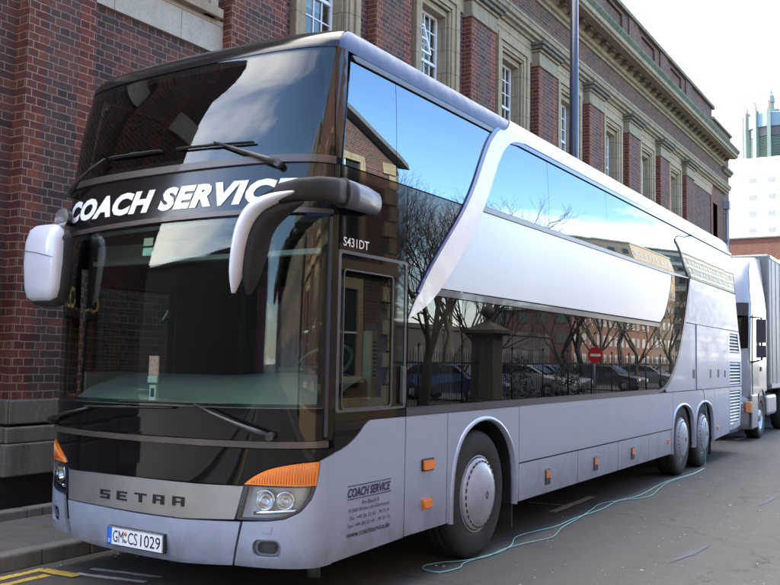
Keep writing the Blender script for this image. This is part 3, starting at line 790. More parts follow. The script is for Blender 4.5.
# brushed grille panel with the maker lettering
fp('grille_panel', [(-.795, .597), (-.4, .600), (0, .596), (.4, .600), (.805, .628), (.862, .836), (.5, .826), (0, .822), (-.5, .815), (-.805, .800)], M['steel'], off=.004, th=.02)
def seg_letters():
    x = 0
    L = {'S': [(0, 0, .8, .2), (0, .4, .8, .6), (0, .8, .8, 1), (0, .6, .2, .8), (.6, .2, .8, .4)],
         'E': [(0, 0, .2, 1), (.2, 0, .8, .2), (.2, .4, .7, .6), (.2, .8, .8, 1)],
         'T': [(0, .8, .9, 1), (.34, 0, .56, .8)],
         'R': [(0, 0, .2, 1), (.2, .8, .8, 1), (.6, .42, .8, .8), (.2, .36, .66, .55), (.56, 0, .8, .36)],
         'A': [(0, 0, .2, .8), (.0, .8, .8, 1), (.6, 0, .8, .8), (.2, .34, .6, .52)]}
    S0, S1 = -.385, .425; n = 0
    pitch = (S1-S0-.108)/4
    f = on_surf(0, 1, 0, 1)
    for i, ch in enumerate('SETRA'):
        m = MB()
        for (a, b, c, d) in L[ch]:
            s0 = S0+i*pitch+a*.125; s1 = S0+i*pitch+c*.125
            zb = .652+.03*(S0+i*pitch-S0); z0 = zb+b*.060; z1 = zb+d*.060
            vs = []
            for off in (.004, .010):
                for (s_, z_) in ((s0, z0), (s1, z0), (s1, z1), (s0, z1)):
                    vs.append(Vector(SP(s_, z_))+nrm(s_, z_)*off)
            m.add(vs, [(0, 3, 2, 1), (4, 5, 6, 7), (0, 1, 5, 4), (1, 2, 6, 5), (2, 3, 7, 6), (3, 0, 4, 7)])
        m.build('maker_letter', M['ink'], bus, recalc=False)
seg_letters()
# black lower panel, rail, ceramic band
fp('lower_black_panel', [(-.80, .806), (0, .828), (.862, .842), (.935, .912), (1.05, .963), (1.20, .993), (1.352, 1.006), (LSg, 1.041), (LSg, 1.075), (-LSg, 1.055), (-LSg, 1.041), (-1.352, 1.006), (-1.20, .993), (-1.05, .963), (-.935, .912), (-.862, .842)], M['black_gloss'], off=-.002)
fp('bumper_rail', [(-1.40, 1.062), (0, 1.068), (1.40, 1.085), (1.40, 1.125), (0, 1.105), (-1.40, 1.098)], M['bronze_trim'], off=.02, th=.03)
fp('screen_lower_band', [(-LSg, 1.10), (LSg, 1.125), (LSg, 1.33), (-LSg, 1.29)], M['black_gloss'], off=-.002)
# A pillars
for f in ((lambda p: p), mir):
    fp('windscreen_pillar', f([(1.405, 1.33), (LSg, 1.33), (LSg, 2.91), (1.405, 2.91)]), M['smoke_panel'], off=0.002, th=.03)
    fp('pillar_trim', f([(1.375, 1.15), (1.40, 1.15), (1.40, 2.56), (1.375, 2.56)]), M['navy_grey'], off=.008, th=.02)
    fp('upper_pillar', f([(1.405, 2.955), (LS-.003, 2.955), (LS+.03, 3.3), (LS+.03, 3.72), (1.345, 3.72), (1.35, 3.60)]), M['smoke_panel'], off=0.006, th=.03)
WS = [(-1.372, 1.294), (0, 1.31), (1.372, 1.332), (1.372, 2.555), (0, 2.545), (-1.372, 2.51)]
ws = fp('windscreen', WS, M['windscreen'], off=0, th=.006, ds=.03, dz=.06)
fp('screen_edge_band', [(-1.372, 1.296), (1.372, 1.333), (1.372, 2.555), (-1.372, 2.51)], M['ink'], ws, off=-.007, th=.003, holes=[[(-1.325, 1.325), (1.325, 1.355), (1.325, 2.515), (0, 2.505), (-1.325, 2.475)]], ds=.05, dz=.1)
fp('header_rail', [(-1.40, 2.515), (0, 2.555), (1.40, 2.575), (1.40, 2.605), (0, 2.588), (-1.40, 2.548)], M['bronze_trim'], off=.012, th=.03)
fp('destination_panel', [(-1.40, 2.55), (0, 2.59), (1.40, 2.608), (1.40, 2.91), (-1.40, 2.91)], M['smoke_panel'], off=-.001, th=.012)
fp('upper_rail', [(-1.40, 2.905), (1.40, 2.905), (1.40, 2.955), (-1.40, 2.955)], M['bronze_trim'], off=.018, th=.035)
UW = [(-1.33, 2.96), (1.33, 2.96), (1.315, 3.5), (1.29, 3.70)]+[(1.29-2.58*k/16, 3.715) for k in range(1, 16)]+[(-1.29, 3.70), (-1.315, 3.5)]
UWo = [(-1.40, 2.957), (1.40, 2.957), (1.36, 3.5), (1.34, 3.72), (-1.34, 3.72), (-1.36, 3.5)]
uw = fp('upper_windscreen', UWo, M['up_windscreen'], off=0, th=.006, ds=.03, dz=.06)
fp('upper_screen_band', UWo, M['bronze_trim'], uw, off=-.007, th=.003, holes=[[(-1.29, 3.0), (1.27, 3.0), (1.255, 3.5), (1.22, 3.66), (-1.22, 3.66), (-1.265, 3.5)]])

# main lettering on the destination panel
text_mesh('coach_lettering', 'COACH SERVICE', on_surf(-1.12, 1.15, 2.635, 2.80, .004), M['pure_white'], bus, shear=.26, bold=.058, grid=.02, spacing=1.1)
text_mesh('type_lettering', 'S431DT', on_surf(side_s(.65), side_s(.95), 2.385, 2.445, .004), M['pure_white'], bus, bold=.01, grid=0)
# address block on the side
def side_line(s, y0, y1, z0, z1, **k): return text_mesh('address_lettering', s, on_surf(side_s(y0), side_s(y1), z0, z1, .0035), M['inkblue'], bus, grid=0, **k)
side_line('COACH SERVICE', .765, 1.285, .735, .795, shear=.25, bold=.03)
for z_ in (.808, .722): fp('address_rule', [(side_s(.765), z_), (side_s(1.295), z_), (side_s(1.295), z_+.005), (side_s(.765), z_+.005)], M['inkblue'], off=.003, th=.003)
side_line('Am Busch 8', .93, 1.14, .675, .705)
side_line('51580 Wehnrath-(Germany)', .78, 1.275, .628, .662)
side_line('Tel. +49 (0) 22 65 - 99 21 0', .79, 1.27, .580, .612)
side_line('Fax +49 (0) 22 65 - 99 21 15', .775, 1.285, .532, .564)
side_line('www.coachservice.de', .765, 1.285, .478, .516, bold=.01)

# number plate
m = MB(); px0, px1 = -.255, .275
def plate_pt(u, v, off): # follows the bumper plane, slightly tilted
    x = px0+(px1-px0)*u; return Vector((x, .118-off, .362+.118*v))
m.box(px0-.005, px1+.005, .121, .150, .357, .485); holder = m.build('plate_holder', M['plastic'], bus, .004)
m = MB(); m.box(px0, px1, .114, .120, .362, .480); np_ = m.build('number_plate', M['plate_white'], holder, .002)
m = MB(); m.box(px0+.002, px0+.045, .1125, .1135, .365, .477); m.build('euro_band', M['plate_blue'], np_)
text_mesh('plate_lettering', 'D', lambda u, v: (px0+.014+.018*u, .112, .377+.022*v), M['pure_white'], np_, grid=0)
for (s_, a, b) in (('GM', .058, .160), ('CS', .205, .295), ('1029', .325, .510)):
    text_mesh('plate_lettering', s_, lambda u, v, a=a, b=b: (px0+a+(b-a)*u, .1125, .382+.078*v), M['ink'], np_, grid=0, bold=.0)
m = MB(); m.lathe([(0, .0), (0, .014), (.002, .014)], (px0+.181, .1115, .446), 'y', 16); m.build('plate_seal', M['amber_dim'], np_)
m = MB(); m.lathe([(0, .0), (0, .014), (.002, .014)], (px0+.181, .1115, .400), 'y', 16); m.build('plate_seal', M['steel'], np_)
m = MB()
for a, b, c, d in ((px0, px1, .362, .366), (px0, px1, .476, .480), (px0, px0+.003, .362, .480), (px1-.003, px1, .362, .480)): m.box(a, b, .1125, .1135, c, d)
m.build('plate_border', M['ink'], np_)

# windscreen stickers
m = fp('windscreen_sticker', [(-.10, 2.40), (-.01, 2.40), (-.01, 2.455), (-.10, 2.455)], M['cream'], ws, off=-.012, th=.003)
fp('windscreen_sticker', [(-.10, 2.33), (-.005, 2.33), (-.005, 2.385), (-.10, 2.385)], simple('pale_green_sticker', (.45, .62, .50), .5), ws, off=-.012, th=.003)

# ------------- wipers
def wiper(pivot, elbow, b0, b1, name='windscreen_wiper', up=False):
    """one wiper: arm + blade sub-part; points in (s,z)"""
    off = lambda p, o: Vector(SP(*p))+nrm(*p)*o
    m = MB(); P0 = off(pivot, .03)
    ptsa = [off((pivot[0]+(elbow[0]-pivot[0])*t, pivot[1]+(elbow[1]-pivot[1])*t), .045+.02*math.sin(math.pi*t)) for t in (0, .15, .4, .7, 1)]
    m.tube(ptsa, [.020, .022, .014, .010, .008], 8)
    n_ = nrm(*pivot); m.tube([P0-n_*.04, P0+n_*.035], .026, 12)
    arm = m.build(name, M['plastic'], bus)
    m = MB(); L_ = [off((b0[0]+(b1[0]-b0[0])*t, b0[1]+(b1[1]-b0[1])*t), .018) for t in [k/10 for k in range(11)]]
    m.tube(L_, .007, 5); L2 = [p+Vector((0, -.014, .004)) for p in L_]
    m.tube(L2, [.004]+[.006]*4+[.011]+[.006]*4+[.004], 5)
    m.build('wiper_blade', M['rubber'], arm)
wiper((1.04, 1.155), (.50, 1.335), (-.21, 1.325), (.77, 1.345))
wiper((-1.24, 1.13), (-.52, 1.265), (-.60, 1.27), (.30, 1.30))
wiper((1.00, 2.885), (.48, 3.07), (.79, 3.05), (.12, 3.07))
wiper((-1.08, 2.86), (-.62, 3.075), (-.60, 3.085), (-.03, 3.075))

# ------------- roof
def half_ring():
    pts = []
    n = 40
    for i in range(n+1): pts.append(i/n*LS)
    return pts
def ring_base(z=3.72):
    P = [Vector(SP(s, z)) for s in half_ring()]
    y = P[-1].y
    for yy in (1.0, 1.6, 2.4, 3.4, 4.6, 6, 7.5, 9, 10.5, 12, 12.8): P.append(Vector((P[40].x, yy, z)))
    x = P[40].x; yr = YR(z)+.02; r_ = .22
    for k in range(0, 7):
        a = R(15*k); P.append(Vector((x-r_+r_*math.cos(a), yr-r_+r_*math.sin(a), z)))
    for k in (.66, .33, 0): P.append(Vector(((x-r_)*k, yr+.02*(1-k), z)))
    return P
RB = ring_base()
def plan_n(i):
    a = RB[max(i-1, 0)]; b = RB[min(i+1, len(RB)-1)]
    if i == 0: return Vector((0, -1, 0))
    if i == len(RB)-1: return Vector((0, 1, 0))
    t = (b-a).normalized(); return Vector((t.y, -t.x, 0))
def roof_pt(i, ph, off=0):
    p = RB[i]; n_ = plan_n(i); fr_ = max(0, -n_.y)**2
    r_ = .20; h = .235; a = ph
    g_ = max(0.0, min(1.0, 1-(p.y-.45)/2.0)); g_ = g_*g_*(3-2*g_)
    q = p-n_*(r_*(1-math.cos(a)))+Vector((0, .42*g_*(1-math.cos(a)), h*math.sin(a)))
    r_ = .20+.42*fr_
    nn = (n_*math.cos(a)/r_+Vector((0, 0, math.sin(a)/h))).normalized()
    return q+nn*off
rows = []
for a in (0, 12, 24, 36, 48, 60, 72, 84): rows.append([roof_pt(i, R(a)) for i in range(len(RB))])
edge = rows[-1]
for k, dz_ in ((.86, .008), (.6, .035), (.3, .048), (0.0, .052)):
    rows.append([Vector((p.x*k, p.y+(min(max(p.y, 2.2), 12.2)-p.y)*(1-k)*.6 if p.y < 2.2 or p.y > 12.2 else p.y, p.z+dz_)) for p in edge])
m = MB()
m.grid(rows)
mm = [[Vector((-p.x, p.y, p.z)) for p in rw] for rw in rows]; m.grid(mm)
roof = m.build('roof', M['roof_sky'], bus)
# white roof edge aft of the swoosh
idx = [i for i in range(41, 52)]
for sg in (1, -1):
    rws = []
    for a in (0, 10, 20, 30, 40, 50, 60, 68): 
        row = []
        for i in idx: row.append(roof_pt(i, R(a), .008))
        # leading edge: start at y=3.1.. instead of ring point
        st = 3.12+.35*(a/68)**.7*1.2
        row = [Vector((row[0].x, st, row[0].z))]+[p for p in row if p.y > 3.8]
        row = [row[0], Vector((row[0].x, st+.3, row[0].z))]+row[1:]
        rws.append(row)
    n_ = min(len(r_) for r_ in rws); rws = [r_[:1]+r_[1:] for r_ in rws]
    m = MB(); m.grid([[Vector((sg*p.x, p.y, p.z)) for p in r_] for r_ in rws]); m.build('roof_stripe', M['white'], bus)
for sg in (1, -1):
    rws = [[roof_pt(i, R(a), .006) for i in range(0, 38)] for a in (0, 10, 20, 30, 40, 50, 58)]
    m = MB(); m.grid([[Vector((sg*p.x, p.y, p.z)) for p in r_] for r_ in rws]); m.build('roof_brow', M['smoke_panel'], bus)
# roof front marker lamps
for x in (-.75, .55):
    i = min(range(41), key=lambda k: abs(RB[k].x-abs(x))); p = roof_pt(i, R(62), .004); p.x = x
    m = MB(); m.box(x-.045, x+.045, p.y-.02, p.y+.05, p.z-.012, p.z+.012); m.build('roof_marker_lamp', M['plate_white'], roof, .005)
# rear end
m = MB(); rows = []
for z in [.42+(3.72-.42)*k/14 for k in range(15)]:
    W_ = smooth_tab(WT, z); yr = YR(z); row = []
    for k in range(17):
        u = -1+2*k/16; row.append((W_*(abs(u)**.9)*(1 if u >= 0 else -1), yr-.02+.16*(1-abs(u)**3), z))
    rows.append(row)
m.grid(rows); rear = m.build('rear_end', PB, bus)
m = MB(); m.prism([(-.95, 2.9), (.95, 2.9), (.9, 3.5), (-.9, 3.5)], 13.45, 13.52, 'y'); m.build('rear_window', M['privacy'], rear, .01)
for sg in (1, -1):
    m = MB(); m.box(sg*1.05, sg*1.2, 13.74, 13.9, .9, 1.5); m.build('tail_lamp', M['red'], rear, .02)
# underside, bulkheads and cabin
m = MB(); m.box(-1.0, 1.0, .65, 13.5, .42, .52); m.box(-1.235, 1.235, 3.5, 8.7, .375, .42); m.box(-1.2, 1.2, .55, 2.1, .38, .44); m.box(-1.2, 1.2, 11.6, 13.4, .45, .5)
m.build('underfloor', M['dark'], bus)
m = MB(); m.box(-.06, .06, .5, .9, .2, .36); m.tube([(1.12, .62, .36), (1.14, .60, .24)], .045, 8); m.tube([(-1.12, .62, .36), (-1.14, .60, .24)], .045, 8); m.build('chassis_bracket', M['plastic'], bus)
m = MB(); m.box(-.9, .9, 2.69, 2.77, .42, .58); m.box(-.8, .8, 9.41, 9.49, .44, .58); m.box(-.8, .8, 10.76, 10.84, .44, .58); m.build('axle', M['plastic'], bus)
# cab floor, bulkhead, upper deck
m = MB(); m.box(-1.23, 1.23, .45, 3.0, .62, .70); m.box(-1.23, 1.23, 2.45, 2.5, .7, 2.5); m.build('cab_bulkhead', M['tint_lining'], bus)
m = MB(); m.box(-1.235, 1.235, .62, 13.1, 2.50, 2.58); m.build('upper_deck', M['tint_lining'], bus)
m = MB(); m.box(-1.20, 1.20, 4.3, 4.35, 2.68, 3.85); m.build('upper_partition', M['tint_lining'], bus)
# header lining strip seen through the screen
m = MB(); m.box(-1.15, 1.15, .62, .70, 2.34, 2.375); m.box(-1.15, -.3, .66, .70, 2.36, 2.55); m.build('header_lining', M['grey_trim'], bus)
# dashboard
prof = [(.30, 1.27), (.34, 1.315), (.50, 1.38), (.80, 1.455), (1.00, 1.50), (1.08, 1.47), (1.10, 1.2), (1.10, .75), (.30, .75)]
m = MB(); rows = []
for (y, z) in prof[:7]:
    row = []
    for k in range(25):
        x = -1.2+2.4*k/24; fy = SP(LS*abs(x)/1.275*.93, 1.3)[1]-.15
        hump = .09*math.exp(-((x-.72)/.38)**2)*max(0, min(1, (y-.6)/.25))*(1 if y <= 1.08 else 0)
        row.append((x, max(y+fy*.9*max(0, (1-(y-.3)/.8)), .2)+.0, z+hump))
    rows.append(row)
m.grid(rows); dash = m.build('dashboard', M['dash'], bus)
m = MB(); m.prism([(.45, 1.46), (.58, 1.58), (.87, 1.58), (1.0, 1.46)], .86, 1.06, 'y'); m.build('instrument_binnacle', M['dash_dark'], dash, .02)
m = MB(); m.box(-1.225, -1.195, .64, 1.10, .75, 1.50); m.build('side_lining', M['dash'], bus)
m = MB(); m.grid([[(-.95+.62*k/40, 2.38+.03*math.sin(k*1.1), z) for k in range(41)] for z in (1.0, 2.3)]); m.build('curtain', M['curtain'], bus)
# steering wheel
m = MB(); c0 = Vector((.74, 1.18, 1.60)); ax = Vector((0, -.62, .78)).normalized(); u_ = Vector((1, 0, 0)); v_ = ax.cross(u_)
ringp = [c0+(u_*math.cos(2*math.pi*k/32)+v_*math.sin(2*math.pi*k/32))*.23 for k in range(33)]
m.tube(ringp, .014, 8, caps=False)
for a in (200, 340, 90):
    m.tube([c0-ax*.03, c0+(u_*math.cos(R(a))+v_*math.sin(R(a)))*.225], .012, 6)
m.tube([c0-ax*.35, c0+ax*.0], [.035, .05], 12); m.build('steering_wheel', M['wheel_grey'], bus)
# seats
def seat(x, y, z, mat, nm='passenger_seat', hr=True):
    m = MB(); m.box(x-.22, x+.22, y-.22, y+.24, z+.36, z+.48); m.box(x-.2, x+.2, y-.1, y+.1, z, z+.36)
    s_ = m.build(nm, mat, bus, .03)
    m = MB(); m.obox((x, y+.28, z+.85), .44, .10, .80, Matrix.Rotation(R(-12), 3, 'X')); m.build('seat_back', mat, s_, .04)
    if hr: m = MB(); m.obox((x, y+.37, z+1.27), .26, .08, .18, Matrix.Rotation(R(-12), 3, 'X')); m.build('headrest', mat, s_, .03)
seat(.72, 1.75, .70, M['seat'], 'driver_seat')
seat(-.55, 2.1, .70, M['seat'], 'courier_seat')
for y in (1.55, 2.45, 3.35):
    for x in (-.98, -.52, .52, .98): seat(x, y, 2.50, M['seat'], hr=False)
# cab curtain, sun blind and the tall ticket machine by the driver's window
m = MB(); m.box(1.02, 1.10, 1.28, 1.36, 1.36, 1.85); m.build('air_duct', M['cream'], bus, .01)
m = MB()
for k in range(9): m.box(1.10, 1.103, 1.295, 1.345, 1.52+k*.03, 1.535+k*.03)
m.build('air_duct_slots', M['dash_dark'], bus)
m = MB(); m.box(.55, 1.22, 2.30, 2.36, .7, 2.3); m.build('cab_partition', M['cream'], bus, .01)
m = MB()
m.box(-1.2, 1.2, .75, 2.4, 2.46, 2.495); m.build('cab_ceiling', M['tint_lining'], bus)
m = MB()
for k in range(14): m.box(-.55+k*.05, -.51+k*.05, .30, .33, 3.63, 3.74)
# ------------- wheels
def wheel(y, flip, front):
    sg = -1 if flip else 1; cx = 1.250
    T = lambda prof: [(sg*(cx+t), r_) for t, r_ in prof]
    m = MB(); m.lathe(T([(-.30, .30), (-.30, .44), (-.27, .505), (-.24, .525), (-.20, .530), (-.19, .523), (-.18, .530), (-.13, .531), (-.12, .523), (-.11, .531), (-.05, .528), (-.022, .512), (-.006, .47), (.0, .42), (-.004, .36), (-.012, .318), (-.03, .305), (-.30, .30)]), (0, y, .53), 'x', 64)
    w = m.build('wheel', M['rubber'], bus)
    m = MB(); m.lathe(T([(-.012, .318), (-.008, .312), (-.018, .303), (-.05, .296), (-.06, .25), (-.05, .0)]), (0, y, .53), 'x', 48); m.build('rim', M['hubcap'], w)
    # hub cap dome with a ring of slots
    d = .055 if front else .04
    pr = [(-.014, .298), (.0, .300), (.012, .290), (.020, .268), (.022, .258)]
    pr += [(.022+d*math.cos(math.pi/2*k/10)**1.2 if k < 10 else .022, .25*math.sin(math.pi/2*k/10)) for k in range(9, -1, -1)]
    m = MB(); m.lathe(T(pr), (0, y, .53), 'x', 56); hc = m.build('hub_cap', M['hubcap'], w)
    m = MB()
    for k in range(30):
        a = 2*math.pi*k/30; ca, sa = math.cos(a), math.sin(a)
        rot = Matrix.Rotation(a*sg, 3, 'X')
        rr = .272 if front else .262
        # slot lies tangentially
        c_ = Vector((sg*(cx+.0215), y+rr*ca, .53+rr*sa)); t_ = Vector((0, -sa, ca)); n_ = Vector((0, ca, sa)); x_ = Vector((1, 0, 0))
        hw, hh = (.016, .006) if front else (.014, .010)
        vs = [c_+t_*a_*hw+n_*b_*hh+x_*e_*.003 for e_ in (-1, 1) for a_, b_ in ((-1, -1), (1, -1), (1, 1), (-1, 1))]
        m.add(vs, [(0, 3, 2, 1), (4, 5, 6, 7), (0, 1, 5, 4), (1, 2, 6, 5), (2, 3, 7, 6), (3, 0, 4, 7)])
    m.build('vent_slots', M['ink'], hc)
    m = MB(); q = sg*(cx+.022+d+.002)
    for (a, b, c, e) in ((-.03, .0, .0, .035), (0, .035, .03, .0), (.03, 0, 0, -.035), (0, -.035, -.03, 0)):
        m.tube([(q, y+a*.8, .53+b), (q, y+c*.8, .53+e)], .004, 4)
    m.build('hub_badge', M['grey_plastic'], hc)
for fl in (False, True):
    wheel(2.73, fl, True); wheel(9.45, fl, False); wheel(10.80, fl, False)
    sg = -1 if fl else 1
    for yy in (3.46, 11.48): m = MB(); m.box(sg*.95, sg*1.22, yy, yy+.02, .14, .5); m.build('mud_flap', M['rubber'], bus)

# ------------- mirrors on their curved arms
def mirror(sg, head_c, pts_arm, rad):
    m = MB(); m.tube([(sg*x, y, z) for x, y, z in cr(pts_arm, 6)], [rad[0]]*0 or [rad[min(int(i/6), len(rad)-1)] for i in range(6*(len(pts_arm)-1)+1)], 16)
    return m.build('mirror_arm', M['grey_plastic'], bus)
# road side: arm from the side, round the corner, head hangs in front of the screen
def loft(name, secs, mat, parent, n=20, cap=True):
    """secs: list of (centre, axis_u, axis_v, ru, rv, pow)"""
    rows = []
    for c, u, v, ru, rv, pw in secs:
        row = []
        for k in range(n):
            a = 2*math.pi*k/n; ca, sa = math.cos(a), math.sin(a)
            ca = math.copysign(abs(ca)**pw, ca); sa = math.copysign(abs(sa)**pw, sa)
            row.append(Vector(c)+Vector(u)*ru*ca+Vector(v)*rv*sa)
        rows.append(row)
    m = MB(); m.grid(rows, closed=True)
    if cap:
        b0 = 0; e = (len(rows)-1)*n
        m.f.append(list(range(n))[::-1]); m.m.append(0); m.sm.append(True); m.f.append([e+k for k in range(n)]); m.m.append(0); m.sm.append(True)
    return m.build(name, mat, parent)
X_, Y_, Z_ = Vector((1, 0, 0)), Vector((0, 1, 0)), Vector((0, 0, 1))
cen = cr([(1.05, -.10, 2.02), (1.07, -.10, 2.14), (1.10, -.10, 2.29), (1.135, -.10, 2.41), (1.20, -.09, 2.505), (1.31, -.07, 2.565), (1.43, -.04, 2.60)], 4)
wid = cr([(.008,), (.030,), (.040,), (.046,), (.046,), (.030,), (.006,)], 4)
def secs(cen, wid, dep, ox, oy, grow=1.0, dz=0):
    out = []
    for i, (c, w) in enumerate(zip(cen, wid)):
        a = Vector(cen[max(i-1, 0)]); b = Vector(cen[min(i+1, len(cen)-1)]); t = (b-a).normalized(); u = Vector((t.z, 0, -t.x)).normalized()
        out.append((Vector(c)+u*ox+Vector((0, oy, dz)), u, Y_, max(.004, w[0]*grow), max(.01, dep*min(1, w[0]/.04)), .8))
    return out
arm = loft('mirror_arm', [((1.285, 1.00, 2.70), X_, Z_, .01, .02, 1), ((1.30, .985, 2.70), X_, Z_, .04, .055, 1), ((1.335, .93, 2.70), X_, Z_, .055, .078, .9), ((1.38, .75, 2.695), X_, Z_, .06, .088, .9), ((1.42, .55, 2.685), X_, Z_, .06, .09, .9), ((1.44, .42, 2.68), X_, Z_, .06, .09, .9)], M['arm_silver'], bus)
hj = loft('arm_hinge', [((1.44, .415, 2.68), X_, Z_, .064, .094, .9), ((1.452, .375, 2.676), X_, Z_, .064, .094, .9)], M['rubber'], arm)
d2 = Vector((.5, .86, 0)).normalized()
loft('arm_front', [((1.452, .38, 2.676), X_, Z_, .052, .080, .62), ((1.475, .24, 2.665), X_, Z_, .052, .078, .62), ((1.465, .10, 2.65), Vector((.95, -.3, 0)), Z_, .052, .074, .62), ((1.41, -.01, 2.63), Vector((.6, -.8, 0)), Z_, .052, .066, .62), ((1.32, -.07, 2.605), Vector((.2, -1, 0)), Z_, .05, .055, .62), ((1.22, -.085, 2.565), Y_, Vector((.3, 0, .95)), .045, .045, .62), ((1.15, -.09, 2.50), Y_, Vector((.6, 0, .8)), .035, .035, .62), ((1.12, -.09, 2.43), Y_, X_, .02, .02, .62)], M['arm_dark'], arm)
hd1 = loft('mirror_housing', secs(cen, wid, .085, .045, .045, 1.25), M['arm_dark'], bus)
loft('mirror_cap', secs(cen, wid, .07, -.008, -.03, 1.0), M['cap_silver'], hd1)
loft('mirror_foot', [((1.27, .80, 2.70), Y_, Z_, .12, .07, .8), ((1.33, .80, 2.70), Y_, Z_, .09, .05, .8)], M['black_gloss'], arm)
# kerb side mirror
def rsec(z, w, d, y=.10, x=-1.0, p=.55): return ((x, y, z), X_, Y_, w, d, p)
hk = loft('mirror_housing', [rsec(1.985, .06, .03, .12), rsec(2.0, .12, .06, .12), rsec(2.03, .155, .075, .12), rsec(2.12, .18, .085, .12), rsec(2.3, .19, .085, .12), rsec(2.48, .18, .085, .12), rsec(2.55, .15, .07, .12), rsec(2.575, .08, .03, .12)], M['plastic'], bus)
loft('mirror_cap', [rsec(2.025, .10, .02, .055, -.998), rsec(2.05, .15, .05, .06, -.998), rsec(2.12, .172, .07, .065, -.998), rsec(2.3, .187, .078, .065), rsec(2.46, .180, .074, .065), rsec(2.55, .158, .055, .07), rsec(2.585, .115, .03, .075), rsec(2.592, .05, .01, .08)], M['cap_silver'], hk)
m = MB(); m.tube([(-1.18+.36*k/10, -.016+.012*abs(k/5-1)**2, 2.395-.06*(k/10)**1.5) for k in range(11)], .0022, 4); m.build('cap_joint', M['ink'], hk)
ak = loft('mirror_arm', [((-.93, .12, 2.50), X_, Y_, .05, .05, 1), ((-.94, .13, 2.60), X_, Y_, .055, .05, 1), ((-1.0, .20, 2.67), Vector((.7, .7, 0)), Z_, .05, .06, 1), ((-1.13, .33, 2.70), Vector((.7, .7, 0)), Z_, .05, .07, 1), ((-1.26, .55, 2.70), X_, Z_, .05, .07, 1), ((-1.30, .85, 2.70), X_, Z_, .05, .07, 1), ((-1.28, 1.0, 2.70), X_, Z_, .02, .03, 1)], M['grey_plastic'], bus)

# hose running from the rear flap along the road
def rope(name, pts, r, mat, **k):
    m = MB(); m.tube(cr(pts, 6), r, 6); return m.build(name, mat, **k)
hose = empty('hose', (1.28, 6, 0), 'thin turquoise hose lying on the road beside the coach, looped near its front wheel', 'hose')
rope('hose_line', [(1.10, 2.36, .01), (1.05, 2.20, .01), (1.09, 2.09, .01), (1.18, 2.05, .012), (1.26, 2.07, .012), (1.31, 2.28, .012), (1.26, 2.46, .01), (1.28, 2.75, .01), (1.32, 3.02, .01), (1.28, 3.34, .01), (1.18, 3.62, .01), (1.17, 3.85, .01), (1.22, 4.15, .01), (1.27, 4.44, .01), (1.26, 4.99, .01), (1.30, 5.7, .01), (1.26, 6.4, .01), (1.34, 7.03, .01), (1.27, 8.43, .01), (1.35, 9.6, .01), (1.33, 10.4, .01), (1.335, 10.56, .04), (1.335, 10.58, .5), (1.34, 10.66, .9), (1.32, 10.60, 1.08), (1.335, 10.48, 1.22), (1.25, 10.45, 1.32)], .0048, M['cyan_hose'], parent=hose)
rope('hose_line', [(1.10, 2.36, .012), (1.22, 2.52, .012), (1.31, 2.8, .012), (1.30, 3.1, .012), (1.34, 3.45, .01), (1.44, 3.9, .01), (1.34, 4.4, .01), (1.29, 5.0, .01), (1.22, 5.6, .01), (1.17, 6.04, .012), (1.27, 6.48, .01), (1.46, 7.0, .01), (1.36, 7.9, .01), (1.31, 8.6, .01), (1.37, 9.7, .01), (1.345, 10.45, .012)], .0042, M['cyan_hose'], parent=hose)
# interior note & mobile clip standing behind the windscreen
nc = empty('note_holder', (.0, .34, 1.30), 'pink note in a pale clip standing on the dashboard behind the windscreen', 'note holder')
def wcoord(px_s, z, d=.05):
    return Vector(SP(px_s, z))-nrm(px_s, z)*d
m = MB(); m.box(-.045, .045, .235, .245, 1.50, 1.64); m.build('note', simple('pink_note', (.62, .33, .27), .6, var=.3, vscale=30), nc)
m = MB(); m.box(-.05, .04, .23, .25, 1.455, 1.50); m.box(-.03, .035, .23, .255, 1.33, 1.44); m.build('clip', simple('pale_plastic', (.5, .6, .54), .4), nc, .004)
m = MB(); m.box(-.012, .02, .228, .2299, 1.36, 1.42); m.build('clip_window', M['dash_dark'], nc)

# ================================================================== GROUND
def struct(name, m, mat, **k): return tag(m.build(name, mat, **k), kind='structure')
m = MB(); m.box(-1500, 1500, -1500, 1500, -1.2, -.30); struct('ground', m, M['ground'])
m = MB(); n = 60
m.box(-1.39, 8.5, -220, 420, -.3, 0); struct('road', m, M['asphalt'])
m = MB()
for k in range(-46, 60):
    m.box(-1.54, -1.39, k*.92, k*.92+.914, -.1, .125)
struct('kerb', m, M['kerb'], bevel=.018)
m = MB(); m.box(-2.62, -1.54, -220, 60, -.3, .118); struct('pavement', m, M['flags'])
m = MB(); m.box(-3.2, -2.76, -220, 37, -.3, .02); struct('area_floor', m, M['dark_stone'])
m = MB()
for k in range(-40, 31): m.box(-2.76, -2.62, k*1.2, k*1.2+1.19, -.1, .20)
m.box(-2.76, -2.62, -220, -48, -.1, .20)
tag(m.build('low_stone_kerb', M['kerb'], bevel=.015), 'low stone upstand between the pavement and the dark gap below the brick building', 'kerb stones')
m = MB(); m.box(-16, -2.76, 37.2, 60, -.3, .118); m.box(-60, 60, 60, 95, -.3, -.004); struct('side_street', m, M['asphalt'])
m = MB(); m.box(8.5, 8.65, -220, 420, -.1, .125); struct('opposite_kerb', m, M['kerb'])
m = MB(); m.box(8.65, 11.2, -220, 420, -.3, .118); struct('opposite_pavement', m, M['flags'])
m = MB(); m.box(11.2, 34, 15, 420, -.3, .03); struct('car_park', m, M['asphalt'])
